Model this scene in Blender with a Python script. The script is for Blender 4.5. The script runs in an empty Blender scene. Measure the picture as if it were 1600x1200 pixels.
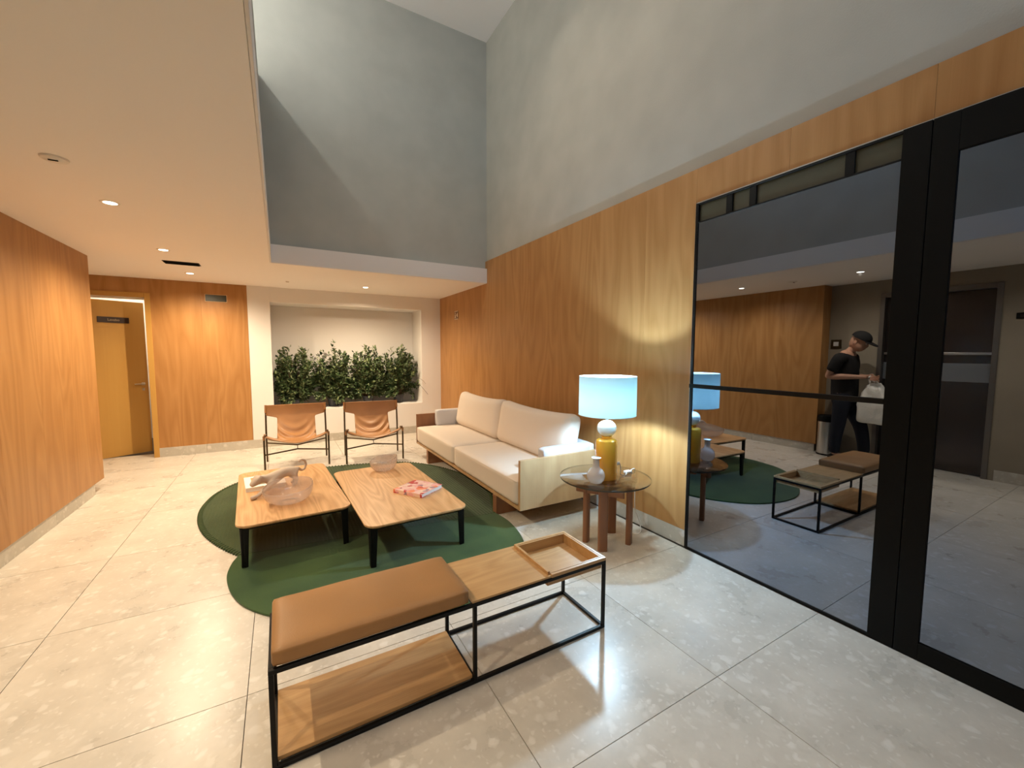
import bpy, bmesh, math, random
from mathutils import Vector, Matrix, noise, Euler
PI = math.pi
S = bpy.context.scene
COL = S.collection
random.seed(7)

# ------------------------------------------------------------------ camera
H = 1.5
yaw, pitch, roll, FPX = 0.518376, -0.076804, 0.002248, 636.41
cy_, sy_, cp_, sp_ = math.cos(yaw), math.sin(yaw), math.cos(pitch), math.sin(pitch)
fwd = Vector((sy_*cp_, cy_*cp_, sp_)); rt = Vector((cy_, -sy_, 0)); up = rt.cross(fwd)
cr, sr = math.cos(roll), math.sin(roll)
r2 = rt*cr + up*sr; u2 = -rt*sr + up*cr
cd = bpy.data.cameras.new('camera'); cam = bpy.data.objects.new('camera', cd); COL.objects.link(cam)
cd.sensor_width = 36; cd.lens = FPX/1600*36; cd.clip_start = 0.05
cam.matrix_world = Matrix(((r2.x, u2.x, -fwd.x, 0), (r2.y, u2.y, -fwd.y, 0), (r2.z, u2.z, -fwd.z, H), (0, 0, 0, 1)))
S.camera = cam

# ------------------------------------------------------------------ world, exposure, lights
w = bpy.data.worlds.new('fill_sky'); S.world = w; w.use_nodes = True
w.node_tree.nodes['Background'].inputs[0].default_value = (0.42, 0.66, 1.0, 1)
w.node_tree.nodes['Background'].inputs[1].default_value = 2.0  # blue sky raised to feed the added window with cool fill
S.view_settings.view_transform = 'Standard'; S.view_settings.look = 'None'
S.view_settings.gamma = 1; S.view_settings.use_curve_mapping = False
S.view_settings.exposure = 0.3
S.cycles.max_bounces = 8; S.cycles.diffuse_bounces = 6; S.cycles.glossy_bounces = 4
S.cycles.transmission_bounces = 6; S.cycles.transparent_max_bounces = 12
S.cycles.caustics_reflective = False; S.cycles.caustics_refractive = False
S.cycles.sample_clamp_indirect = 6
S.cycles.use_denoising = True

WARM = (1.0, 0.79, 0.53)
COOL = (0.51, 0.77, 1.0)
SPOT_W = 98
def lamp(name, kind, loc, watts, col, **k):
    d = bpy.data.lights.new(name, kind); d.energy = watts; d.color = col
    for a, b in k.items(): setattr(d, a, b)
    o = bpy.data.objects.new(name, d); COL.objects.link(o); o.location = loc; return o
SPOTS = [(-0.96, y) for y in (-0.6, 0.87, 2.33, 3.83, 5.30, 6.69)] + [(1.207, 6.73)]
DIM = (0.5, 0.52, 0.76, 0.88, 1.25, 1.5, 1.9)   # beam strengths tuned lower at the front, higher at the back
for i, (x, y) in enumerate(SPOTS):
    lamp('downlight_beam', 'SPOT', (x, y, 2.475), SPOT_W*DIM[i], WARM, spot_size=math.radians(164), spot_blend=1.0, shadow_soft_size=0.018)
# the table lamp's bulb, and the hall light upstairs that shines through the opening high in the void's left wall
BULB = (2.17, 2.33, 1.125)
lamp('bulb_light', 'POINT', BULB, 60, COOL, shadow_soft_size=0.03)
lamp('upstairs_light', 'POINT', (-1.0, 4.2, 5.63), 52, (0.98, 1.0, 0.94), shadow_soft_size=0.04)
VSPOTS = [(1.6, 1.9), (1.6, 3.4)]  # added, unseen ceiling spots that brighten the right wall and sofa
for x, y in VSPOTS: lamp('void_fill_beam', 'SPOT', (x, y, 5.80), 70, (1.0, 0.84, 0.66), spot_size=math.radians(115), spot_blend=1.0, shadow_soft_size=0.09)
lamp('washroom_light', 'POINT', (-2.2, 8.5, 2.3), 18, (1.0, 0.82, 0.6), shadow_soft_size=0.05)

pl_ = lamp('fill_window_portal', 'AREA', (1.3, -1.76, 4.45), 1, (1, 1, 1), shape='RECTANGLE', size=2.3, size_y=2.3)  # guides sky light through the added window into the void
pl_.data.cycles.is_portal = True; pl_.rotation_euler = (PI/2, 0, 0)

# ------------------------------------------------------------------ materials
def nt(name):
    m = bpy.data.materials.new(name); m.use_nodes = True
    t = m.node_tree; return m, t, t.nodes['Principled BSDF'], t.nodes, t.links
def flat(name, col, rough=0.5, metal=0, spec=0.5, bump=0, bscale=60, var=0, coat=0):
    m, t, p, N, L = nt(name)
    p.inputs['Base Color'].default_value = (*col, 1); p.inputs['Roughness'].default_value = rough
    p.inputs['Metallic'].default_value = metal; p.inputs['Specular IOR Level'].default_value = spec
    p.inputs['Coat Weight'].default_value = coat
    if bump or var:
        tc = N.new('ShaderNodeTexCoord'); n = N.new('ShaderNodeTexNoise'); n.inputs['Scale'].default_value = bscale
        n.inputs['Detail'].default_value = 5
        L.new(tc.outputs['Object'], n.inputs['Vector'])
        if bump:
            b = N.new('ShaderNodeBump'); b.inputs['Strength'].default_value = bump; b.inputs['Distance'].default_value = 0.01
            L.new(n.outputs[0], b.inputs['Height']); L.new(b.outputs[0], p.inputs['Normal'])
        if var:
            n2 = N.new('ShaderNodeTexNoise'); n2.inputs['Scale'].default_value = 3; L.new(tc.outputs['Object'], n2.inputs['Vector'])
            r = N.new('ShaderNodeValToRGB'); r.color_ramp.elements[0].position = 0.3; r.color_ramp.elements[1].position = 0.7
            r.color_ramp.elements[0].color = (*[c*(1-var) for c in col], 1); r.color_ramp.elements[1].color = (*[min(1, c*(1+var)) for c in col], 1)
            L.new(n2.outputs[0], r.inputs[0]); L.new(r.outputs[0], p.inputs['Base Color'])
    return m
def wood(name, light, dark, axis=2, across=9, along=0.55, rough=0.4, rings=7, fine=0.35, rnd=True, tone=0.25, spec=0.4):
    m, t, p, N, L = nt(name)
    tc = N.new('ShaderNodeTexCoord'); vec = tc.outputs['Object']
    if rnd:
        oi = N.new('ShaderNodeObjectInfo'); mu = N.new('ShaderNodeMath'); mu.operation = 'MULTIPLY'; mu.inputs[1].default_value = 37
        L.new(oi.outputs['Random'], mu.inputs[0])
        ad = N.new('ShaderNodeVectorMath'); ad.operation = 'ADD'; L.new(vec, ad.inputs[0]); L.new(mu.outputs[0], ad.inputs[1]); vec = ad.outputs[0]
    def mp(a, b):
        q = N.new('ShaderNodeMapping'); s = [a]*3; s[axis] = b; q.inputs['Scale'].default_value = s; L.new(vec, q.inputs['Vector']); return q.outputs[0]
    n1 = N.new('ShaderNodeTexNoise'); n1.inputs['Scale'].default_value = 1; n1.inputs['Detail'].default_value = 2; n1.inputs['Distortion'].default_value = 0.3
    L.new(mp(across*0.35, along), n1.inputs['Vector'])
    k = N.new('ShaderNodeMath'); k.operation = 'MULTIPLY'; k.inputs[1].default_value = rings; L.new(n1.outputs[0], k.inputs[0])
    pp = N.new('ShaderNodeMath'); pp.operation = 'PINGPONG'; pp.inputs[1].default_value = 0.5; L.new(k.outputs[0], pp.inputs[0])
    n2 = N.new('ShaderNodeTexNoise'); n2.inputs['Scale'].default_value = 1; n2.inputs['Detail'].default_value = 6; n2.inputs['Roughness'].default_value = 0.7
    L.new(mp(across*16, along*4), n2.inputs['Vector'])
    n3 = N.new('ShaderNodeTexNoise'); n3.inputs['Scale'].default_value = 1; n3.inputs['Detail'].default_value = 3
    L.new(mp(across*0.9, along*0.4), n3.inputs['Vector'])
    def mad(a, f, b):
        q = N.new('ShaderNodeMath'); q.operation = 'MULTIPLY_ADD'; L.new(a, q.inputs[0]); q.inputs[1].default_value = f
        if isinstance(b, float): q.inputs[2].default_value = b
        else: L.new(b, q.inputs[2])
        return q.outputs[0]
    v = mad(pp.outputs[0], 0.5, mad(n2.outputs[0], fine, mad(n3.outputs[0], tone*2, -0.0)))
    mr = N.new('ShaderNodeMapRange'); lo = fine*0.5+tone*1.0-0.18; mr.inputs['From Min'].default_value = lo; mr.inputs['From Max'].default_value = lo+0.60
    L.new(v, mr.inputs['Value'])
    mx = N.new('ShaderNodeMix'); mx.data_type = 'RGBA'
    mx.inputs[6].default_value = (*dark, 1); mx.inputs[7].default_value = (*light, 1)
    L.new(mr.outputs[0], mx.inputs[0]); L.new(mx.outputs[2], p.inputs['Base Color'])
    p.inputs['Roughness'].default_value = rough; p.inputs['Specular IOR Level'].default_value = spec
    b = N.new('ShaderNodeBump'); b.inputs['Strength'].default_value = 0.08; b.inputs['Distance'].default_value = 0.004
    L.new(n2.outputs[0], b.inputs['Height']); L.new(b.outputs[0], p.inputs['Normal'])
    return m
def stone(name, base, light, dark, rough=0.2, scale=1.0):
    m, t, p, N, L = nt(name)
    g = N.new('ShaderNodeNewGeometry'); oi = N.new('ShaderNodeObjectInfo')
    mu = N.new('ShaderNodeMath'); mu.operation = 'MULTIPLY'; mu.inputs[1].default_value = 2.01; L.new(oi.outputs['Random'], mu.inputs[0])
    ad = N.new('ShaderNodeVectorMath'); ad.operation = 'ADD'; L.new(g.outputs['Position'], ad.inputs[0]); L.new(mu.outputs[0], ad.inputs[1])
    nz = N.new('ShaderNodeTexNoise'); nz.inputs['Scale'].default_value = 7*scale; nz.inputs['Detail'].default_value = 4; L.new(ad.outputs[0], nz.inputs['Vector'])
    wv = N.new('ShaderNodeVectorMath'); wv.operation = 'MULTIPLY_ADD'; L.new(nz.outputs[1], wv.inputs[0]); wv.inputs[1].default_value = (0.10,)*3; L.new(ad.outputs[0], wv.inputs[2])
    def cells(sc, thr, soft):
        v = N.new('ShaderNodeTexVoronoi'); v.inputs['Scale'].default_value = sc*scale; L.new(wv.outputs[0], v.inputs['Vector'])
        sep = N.new('ShaderNodeSeparateColor'); L.new(v.outputs['Color'], sep.inputs[0])
        r = N.new('ShaderNodeMapRange'); r.inputs['From Min'].default_value = thr; r.inputs['From Max'].default_value = thr+soft; L.new(sep.outputs[0], r.inputs['Value'])
        d = N.new('ShaderNodeMapRange'); d.inputs['From Min'].default_value = 0.62; d.inputs['From Max'].default_value = 0.30
        L.new(v.outputs['Distance'], d.inputs['Value'])
        q = N.new('ShaderNodeMath'); q.operation = 'MULTIPLY'; L.new(r.outputs[0], q.inputs[0]); L.new(d.outputs[0], q.inputs[1]); return q.outputs[0]
    a1 = cells(15, 0.80, 0.12); a2 = cells(38, 0.78, 0.15); a3 = cells(26, 0.86, 0.1)
    n1 = N.new('ShaderNodeTexNoise'); n1.inputs['Scale'].default_value = 2.2*scale; n1.inputs['Detail'].default_value = 6; n1.inputs['Roughness'].default_value = 0.62; L.new(ad.outputs[0], n1.inputs['Vector'])
    r0 = N.new('ShaderNodeValToRGB'); r0.color_ramp.elements[0].position = 0.33; r0.color_ramp.elements[1].position = 0.68
    r0.color_ramp.elements[0].color = (*[c*0.86 for c in base], 1); r0.color_ramp.elements[1].color = (*[min(1, c*1.08) for c in base], 1); L.new(n1.outputs[0], r0.inputs[0])
    cur = r0.outputs[0]
    for fac, col, st in ((a1, light, 0.75), (a2, light, 0.55), (a3, dark, 0.22)):
        s = N.new('ShaderNodeMath'); s.operation = 'MULTIPLY'; s.inputs[1].default_value = st; L.new(fac, s.inputs[0])
        mx = N.new('ShaderNodeMix'); mx.data_type = 'RGBA'; L.new(s.outputs[0], mx.inputs[0]); L.new(cur, mx.inputs[6]); mx.inputs[7].default_value = (*col, 1); cur = mx.outputs[2]
    L.new(cur, p.inputs['Base Color']); p.inputs['Roughness'].default_value = rough; p.inputs['Specular IOR Level'].default_value = 0.36
    rr = N.new('ShaderNodeMapRange'); rr.inputs['To Min'].default_value = rough*0.8; rr.inputs['To Max'].default_value = rough*1.35; L.new(n1.outputs[0], rr.inputs['Value']); L.new(rr.outputs[0], p.inputs['Roughness'])
    return m
def sheet_glass(name, tint, gloss=1.0, rough=0.02, haze=0.0, hcol=(0.8, 0.8, 0.8), fres=1.5):
    m, t, p, N, L = nt(name); N.remove(p); out = N['Material Output']
    tr = N.new('ShaderNodeBsdfTransparent'); tr.inputs[0].default_value = (*tint, 1)
    gl = N.new('ShaderNodeBsdfGlossy'); gl.inputs['Roughness'].default_value = rough
    fr = N.new('ShaderNodeLayerWeight'); fr.inputs['Blend'].default_value = 0.5
    pw = N.new('ShaderNodeMath'); pw.operation = 'POWER'; pw.inputs[1].default_value = 4.0; L.new(fr.outputs['Facing'], pw.inputs[0])
    k = N.new('ShaderNodeMath'); k.operation = 'MULTIPLY_ADD'; k.inputs[1].default_value = min(1, 0.75*gloss); k.inputs[2].default_value = 0.04*gloss; L.new(pw.outputs[0], k.inputs[0])
    base = tr.outputs[0]
    if haze:
        df = N.new('ShaderNodeBsdfDiffuse'); df.inputs[0].default_value = (*hcol, 1)
        tl = N.new('ShaderNodeBsdfTranslucent'); tl.inputs[0].default_value = (*hcol, 1)
        m1 = N.new('ShaderNodeMixShader'); L.new(df.outputs[0], m1.inputs[1]); L.new(tl.outputs[0], m1.inputs[2])
        m2 = N.new('ShaderNodeMixShader'); m2.inputs[0].default_value = haze; L.new(base, m2.inputs[1]); L.new(m1.outputs[0], m2.inputs[2]); base = m2.outputs[0]
    mx = N.new('ShaderNodeMixShader'); L.new(k.outputs[0], mx.inputs[0]); L.new(base, mx.inputs[1]); L.new(gl.outputs[0], mx.inputs[2]); L.new(mx.outputs[0], out.inputs[0])
    return m
def emit(name, col, s):
    m, t, p, N, L = nt(name); N.remove(p); e = N.new('ShaderNodeEmission'); e.inputs[0].default_value = (*col, 1); e.inputs[1].default_value = s
    L.new(e.outputs[0], N['Material Output'].inputs[0]); return m

PANEL_L, PANEL_D = (0.50, 0.265, 0.098), (0.34, 0.155, 0.046)
M = dict(
    veneer=wood('veneer_wall', PANEL_L, PANEL_D, axis=2, across=8, along=0.42, rough=0.42, rings=9, spec=0.3),
    doorwood=wood('door_veneer', (0.56, 0.33, 0.09), (0.48, 0.26, 0.065), axis=2, across=4, along=0.3, rough=0.45, rings=2, spec=0.3),
    oak_y=wood('oak_y', (0.78, 0.49, 0.25), (0.42, 0.205, 0.075), axis=1, across=11, along=0.5, rough=0.38, rings=18, fine=0.6),
    oak_x=wood('oak_x', (0.60, 0.37, 0.17), (0.40, 0.22, 0.085), axis=0, across=12, along=0.6, rough=0.4, rings=12, fine=0.6),
    sofa_oak=wood('sofa_oak', (0.58, 0.38, 0.20), (0.42, 0.25, 0.12), axis=2, across=10, along=0.9, rough=0.4, rings=4),
    walnut=wood('walnut', (0.34, 0.16, 0.075), (0.22, 0.095, 0.045), axis=2, across=14, along=1.5, rough=0.4, rings=3),
    stone_floor=stone('floor_stone', (0.64, 0.605, 0.545), (0.78, 0.755, 0.71), (0.49, 0.45, 0.39), rough=0.27, scale=1.5),
    stone_base=stone('base_stone', (0.52, 0.49, 0.43), (0.68, 0.65, 0.60), (0.40, 0.37, 0.32), rough=0.35),
    grout=flat('grout', (0.10, 0.08, 0.06), 0.9),
    white=flat('white_paint', (0.80, 0.78, 0.76), 0.85, spec=0.2, bump=0.03, bscale=150),
    ceil=flat('ceiling_paint', (0.92, 0.89, 0.86), 0.9, spec=0.15),
    grey=flat('greige_plaster', (0.45, 0.445, 0.40), 0.85, spec=0.2, bump=0.12, bscale=90, var=0.05),
    hallgrey=flat('taupe_plaster', (0.30, 0.26, 0.20), 0.85, spec=0.2, bump=0.1, bscale=90, var=0.06),
    black=flat('black_metal', (0.003, 0.003, 0.0028), 0.45, spec=0.22),
    black_matt=flat('black_matt', (0.003, 0.003, 0.0026), 0.6, spec=0.15),
    bronze=flat('bronze_metal', (0.085, 0.06, 0.03), 0.35, metal=0.7),
    olive=flat('olive_panel', (0.055, 0.05, 0.025), 0.5),
    leather=flat('tan_leather', (0.36, 0.175, 0.068), 0.42, spec=0.4, bump=0.10, bscale=160, var=0.12),
    leather2=flat('caramel_leather', (0.36, 0.185, 0.070), 0.45, spec=0.35, bump=0.10, bscale=200, var=0.10),
    linen=flat('cream_linen', (0.74, 0.655, 0.57), 0.9, spec=0.15, bump=0.15, bscale=420),
    greylinen=flat('grey_linen', (0.60, 0.60, 0.62), 0.9, spec=0.15, bump=0.15, bscale=420),
    trimw=flat('white_trim', (0.85, 0.84, 0.8), 0.4),
    cable=flat('white_cable', (0.85, 0.83, 0.78), 0.4),
    amber=flat('amber_glaze', (0.80, 0.36, 0.035), 0.12, spec=0.7, var=0.10, coat=0.6),
    opal=flat('opal_glass', (0.88, 0.90, 0.90), 0.12, spec=0.6, coat=0.5),
    ceramic=flat('stoneware', (0.58, 0.47, 0.38), 0.6, bump=0.3, bscale=90, var=0.18),
    steel=flat('brushed_steel', (0.62, 0.60, 0.57), 0.28, metal=1.0, bump=0.05, bscale=200),
    darksteel=flat('dark_steel', (0.10, 0.085, 0.08), 0.25, metal=0.9),
    lens=emit('lens', (1.0, 0.84, 0.62), 14),
    plastic=flat('white_plastic', (0.78, 0.75, 0.70), 0.4),
    tableglass=sheet_glass('bronze_glass', (0.84, 0.79, 0.72), gloss=1.6, rough=0.0),
    vaseglass=sheet_glass('frosted_vase', (0.93, 0.93, 0.93), gloss=1.3, rough=0.12, haze=0.62, hcol=(0.97, 0.97, 0.99)),
    bowlglass=sheet_glass('ribbed_bowl', (0.95, 0.91, 0.89), gloss=1.2, rough=0.10, haze=0.26, hcol=(0.86, 0.80, 0.77)),
    cap=flat('black_cotton', (0.016, 0.015, 0.015), 0.9, spec=0.2),
    jeans=flat('dark_navy_cotton', (0.016, 0.018, 0.026), 0.9, spec=0.2),
    skin=flat('skin', (0.50, 0.27, 0.18), 0.5, spec=0.35),
    bag=flat('white_plastic_bag', (0.86, 0.84, 0.78), 0.4, bump=0.6, bscale=30),
    pot=flat('dark_pot', (0.05, 0.055, 0.07), 0.4),
    bark=flat('bark', (0.11, 0.075, 0.04), 0.9),
    pages=flat('paper', (0.85, 0.84, 0.80), 0.8),
)
def leafmat():
    m, t, p, N, L = nt('leaf_green'); oi = N.new('ShaderNodeNewGeometry'); r = N.new('ShaderNodeValToRGB')
    e = r.color_ramp.elements; e[0].color = (0.025, 0.055, 0.018, 1); e[1].color = (0.27, 0.33, 0.16, 1); e.new(0.6).color = (0.075, 0.125, 0.045, 1)
    L.new(oi.outputs['Random Per Island'], r.inputs[0]); L.new(r.outputs[0], p.inputs['Base Color']); p.inputs['Roughness'].default_value = 0.45
    return m
M['leaf'] = leafmat()
def rugmat(name, a, b, ribs):
    m, t, p, N, L = nt(name); g = N.new('ShaderNodeNewGeometry')
    n = N.new('ShaderNodeTexNoise'); n.inputs['Scale'].default_value = 2.6; n.inputs['Detail'].default_value = 5; L.new(g.outputs['Position'], n.inputs['Vector'])
    f = N.new('ShaderNodeTexNoise'); f.inputs['Scale'].default_value = 260; f.inputs['Detail'].default_value = 2; L.new(g.outputs['Position'], f.inputs['Vector'])
    r = N.new('ShaderNodeValToRGB'); r.color_ramp.elements[0].position = 0.35; r.color_ramp.elements[1].position = 0.68
    r.color_ramp.elements[0].color = (*a, 1); r.color_ramp.elements[1].color = (*b, 1); L.new(n.outputs[0], r.inputs[0])
    L.new(r.outputs[0], p.inputs['Base Color']); p.inputs['Roughness'].default_value = 1.0; p.inputs['Specular IOR Level'].default_value = 0.05
    p.inputs['Sheen Weight'].default_value = 0.25
    h = f.outputs[0]
    if ribs:
        wv = N.new('ShaderNodeTexWave'); wv.inputs['Scale'].default_value = 11; wv.inputs['Distortion'].default_value = 0.4; L.new(g.outputs['Position'], wv.inputs['Vector'])
        a2 = N.new('ShaderNodeMath'); a2.operation = 'ADD'; L.new(f.outputs[0], a2.inputs[0]); L.new(wv.outputs[1], a2.inputs[1]); h = a2.outputs[0]
    bp = N.new('ShaderNodeBump'); bp.inputs['Strength'].default_value = 0.6; bp.inputs['Distance'].default_value = 0.004; L.new(h, bp.inputs['Height']); L.new(bp.outputs[0], p.inputs['Normal'])
    return m
M['rug_a'] = rugmat('rug_ribbed', (0.028, 0.052, 0.017), (0.046, 0.075, 0.026), True)
M['rug_b'] = rugmat('rug_plush', (0.026, 0.064, 0.017), (0.050, 0.100, 0.028), False)
M['rug_edge'] = flat('rug_binding', (0.045, 0.075, 0.025), 0.9)
def mirrormat():
    m, t, p, N, L = nt('reflective_dark_glass'); N.remove(p)
    gl = N.new('ShaderNodeBsdfGlossy'); gl.inputs[0].default_value = (0.35, 0.41, 0.53, 1); gl.inputs['Roughness'].default_value = 0.006
    tr = N.new('ShaderNodeBsdfTransparent'); tr.inputs[0].default_value = (0.12, 0.13, 0.15, 1)
    mx = N.new('ShaderNodeMixShader'); mx.inputs[0].default_value = 0.72; L.new(tr.outputs[0], mx.inputs[1]); L.new(gl.outputs[0], mx.inputs[2])
    L.new(mx.outputs[0], N['Material Output'].inputs[0]); return m
M['doorglass'] = mirrormat()
def bulbmat():
    m, t, p, N, L = nt('bulb_glow'); N.remove(p); e = N.new('ShaderNodeEmission'); e.inputs[0].default_value = (*COOL, 1); e.inputs[1].default_value = 60
    tr = N.new('ShaderNodeBsdfTransparent'); mx = N.new('ShaderNodeMixShader'); mx.inputs[0].default_value = 0.1
    L.new(tr.outputs[0], mx.inputs[1]); L.new(e.outputs[0], mx.inputs[2]); L.new(mx.outputs[0], N['Material Output'].inputs[0]); return m
M['bulbglow'] = bulbmat()
def shademat():
    m, t, p, N, L = nt('shade_fabric'); N.remove(p)
    d = N.new('ShaderNodeBsdfDiffuse'); d.inputs[0].default_value = (0.70, 0.86, 0.87, 1)
    tl = N.new('ShaderNodeBsdfTranslucent'); tl.inputs[0].default_value = (0.50, 0.80, 0.80, 1)
    mx = N.new('ShaderNodeMixShader'); mx.inputs[0].default_value = 0.048; L.new(d.outputs[0], mx.inputs[1]); L.new(tl.outputs[0], mx.inputs[2])
    L.new(mx.outputs[0], N['Material Output'].inputs[0]); return m
M['shade'] = shademat()
M['clearglass'] = sheet_glass('clear_glass', (0.95, 0.97, 0.97))

# ------------------------------------------------------------------ geometry helpers
class B:
    def __init__(s): s.bm = bmesh.new()
    def box(s, x0, x1, y0, y1, z0, z1, rot=None, piv=None):
        vs = [s.bm.verts.new((x, y, z)) for z in (z0, z1) for y in (y0, y1) for x in (x0, x1)]
        for f in ((0, 2, 3, 1), (4, 5, 7, 6), (0, 1, 5, 4), (2, 6, 7, 3), (0, 4, 6, 2), (1, 3, 7, 5)): s.bm.faces.new([vs[i] for i in f])
        if rot: bmesh.ops.rotate(s.bm, verts=vs, cent=piv or ((x0+x1)/2, (y0+y1)/2, (z0+z1)/2), matrix=Euler(rot).to_matrix())
        return s
    def tube(s, pts, r, n=10, closed=False, caps=True):
        pts = [Vector(p) for p in pts]; rs = r if isinstance(r, (list, tuple)) else [r]*len(pts); rings = []
        for i, p in enumerate(pts):
            a = pts[i-1] if (i or closed) else p; b = pts[(i+1) % len(pts)] if (i < len(pts)-1 or closed) else p
            d = (b-a).normalized(); ref = Vector((0, 0, 1)) if abs(d.z) < 0.95 else Vector((0, 1, 0))
            e1 = d.cross(ref).normalized(); e2 = d.cross(e1)
            rings.append([s.bm.verts.new(p + (e1*math.cos(2*PI*k/n) + e2*math.sin(2*PI*k/n))*rs[i]) for k in range(n)])
        m = len(rings)
        for i in range(m if closed else m-1):
            A, C = rings[i], rings[(i+1) % m]
            for k in range(n):
                try: s.bm.faces.new((A[k], A[(k+1) % n], C[(k+1) % n], C[k]))
                except ValueError: pass
        if caps and not closed:
            s.bm.faces.new(rings[0]); s.bm.faces.new(list(reversed(rings[-1])))
        return s
    def lathe(s, prof, cx=0, cy=0, n=48, mod=None):
        rings = []
        for j, (r, z) in enumerate(prof):
            ring = []
            for k in range(n):
                a = 2*PI*k/n; rr, zz = (mod(a, r, z) if mod else (r, z)); ring.append(s.bm.verts.new((cx+rr*math.cos(a), cy+rr*math.sin(a), zz)))
            rings.append(ring)
        for A, C in zip(rings, rings[1:]):
            for k in range(n): s.bm.faces.new((A[k], A[(k+1) % n], C[(k+1) % n], C[k]))
        if prof[0][0] > 1e-6 and prof[0][0] < 0.2 and mod is None and getattr(s, 'cap0', True): s.bm.faces.new(list(reversed(rings[0])))
        return s
    def cap_last(s, ring): s.bm.faces.new(ring)
    def prism(s, poly, z0, z1):
        a = [s.bm.verts.new((x, y, z0)) for x, y in poly]; b = [s.bm.verts.new((x, y, z1)) for x, y in poly]; n = len(poly)
        s.bm.faces.new(list(reversed(a))); s.bm.faces.new(b)
        for k in range(n): s.bm.faces.new((a[k], a[(k+1) % n], b[(k+1) % n], b[k]))
        return s
    def rbox(s, c, h, r, cuts=8, fn=None, rot=None):
        """rounded, soft box with centre c and half sizes h"""
        t = bmesh.new(); bmesh.ops.create_cube(t, size=2); bmesh.ops.subdivide_edges(t, edges=t.edges[:], cuts=cuts, use_grid_fill=True)
        h = Vector(h); R = Euler(rot).to_matrix() if rot else None; vm = {}
        for v in t.verts:
            u = v.co.copy(); u = Vector([math.copysign(abs(q)**0.8, q) for q in u])
            p = Vector((u.x*h.x, u.y*h.y, u.z*h.z))
            q = Vector([max(-(h[i]-r), min(h[i]-r, p[i])) for i in range(3)]); d = p-q
            if d.length > 1e-9: p = q + d.normalized()*r
            if fn: p = fn(p, u)
            if R: p = R @ p
            vm[v] = s.bm.verts.new(p + Vector(c))
        for f in t.faces: s.bm.faces.new([vm[v] for v in f.verts])
        t.free(); return s
    def build(s, name, mat, parent=None, smooth=None, bevel=0, loc=None, seg=2, recalc=True):
        if recalc: bmesh.ops.recalc_face_normals(s.bm, faces=s.bm.faces)
        me = bpy.data.meshes.new(name); s.bm.to_mesh(me); s.bm.free()
        for m in (mat if isinstance(mat, list) else [mat]): me.materials.append(m)
        if smooth: me.polygons.foreach_set('use_smooth', [True]*len(me.polygons)); 
        o = bpy.data.objects.new(name, me); COL.objects.link(o)
        if smooth == 'auto':
            try: me.set_sharp_from_angle(angle=math.radians(35))
            except Exception: pass
        if parent: o.parent = parent
        if loc: o.location = loc
        if bevel:
            b = o.modifiers.new('bevel', 'BEVEL'); b.width = bevel; b.segments = seg; b.limit_method = 'ANGLE'; b.angle_limit = math.radians(40)
        return o
def thing(name, label, cat, loc=(0, 0, 0), rz=0, group=None):
    o = bpy.data.objects.new(name, None); COL.objects.link(o); o.location = loc; o.rotation_euler = (0, 0, rz); o.empty_display_size = 0.1
    o['label'] = label; o['category'] = cat
    if group: o['group'] = group
    return o
def struct(o, label=None, cat=None):
    o['kind'] = 'structure'
    if label: o['label'] = label
    if cat: o['category'] = cat
    return o
def sempty(name, label=None, cat='wall'):
    o = bpy.data.objects.new(name, None); COL.objects.link(o); return struct(o, label, cat)
def dup(root, loc, rz, label):
    r = root.copy(); COL.objects.link(r); r.location = loc; r.rotation_euler = (0, 0, rz); r['label'] = label
    for ch in root.children:
        c = ch.copy(); COL.objects.link(c); c.parent = r
        for g in ch.children:
            d = g.copy(); COL.objects.link(d); d.parent = c
    return r

# ------------------------------------------------------------------ setting
XL, XR, YB, ZC = -1.72, 2.68, 7.46, 2.51      # left wall, right wall, back wall, low ceiling
ZV = 5.88                                       # ceiling of the double-height void
XG = -1.95; YN = -3.0                           # hall wall on the left behind the camera, wall behind the camera
FX = -0.04; YBEAM = 5.44; YV0 = -1.6

# floor with its stone tiles
fl_ = B().box(-3.3, 2.9, YN-0.2, 9.3, -0.12, -0.008).build('floor', M['grout']); struct(fl_, 'pale marble-chip stone tile floor of the lounge', 'floor')
P = 0.945; G = 0.0016
tile_me = None
gx = [-0.175+P*k for k in range(-3, 4)]; gy = [1.075+0.953*k for k in range(-5, 8)]
t0 = B().box(-P/2+G, P/2-G, -0.953/2+G, 0.953/2-G, -0.010, 0.0)
tile = t0.build('tile', M['stone_floor'], fl_)
first = True
for x in gx[:-1]:
    for y in gy[:-1]:
        if x > 2.7: continue
        o = tile if first else tile.copy()
        if not first: COL.objects.link(o)
        first = False; o.location = (x+P/2, y+0.953/2, 0)

# baseboards: stone lengths
def baseboard(name, p0, p1, nrm, h=0.13, d=0.018, step=P, off=0.0, label=None):
    p0, p1 = Vector((*p0, 0)), Vector((*p1, 0)); L_ = (p1-p0).length; u = (p1-p0)/L_; n = Vector((*nrm, 0))
    root = sempty(name, label, 'baseboard'); root.location = p0
    s = off
    while s < L_-0.01:
        e = min(L_, s+step) if s > 0 or off == 0 else step+off
        e = min(e, L_); a = max(0, s)
        b = B(); q0 = u*(a+0.0008); q1 = u*(e-0.0008)
        cs = [q0, q1, q1+n*d, q0+n*d]; b.prism([(c.x, c.y) for c in cs], 0.0005, h)
        b.build('stone_length', M['stone_base'], root, bevel=0.0015, seg=1); s = e
    return root
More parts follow.
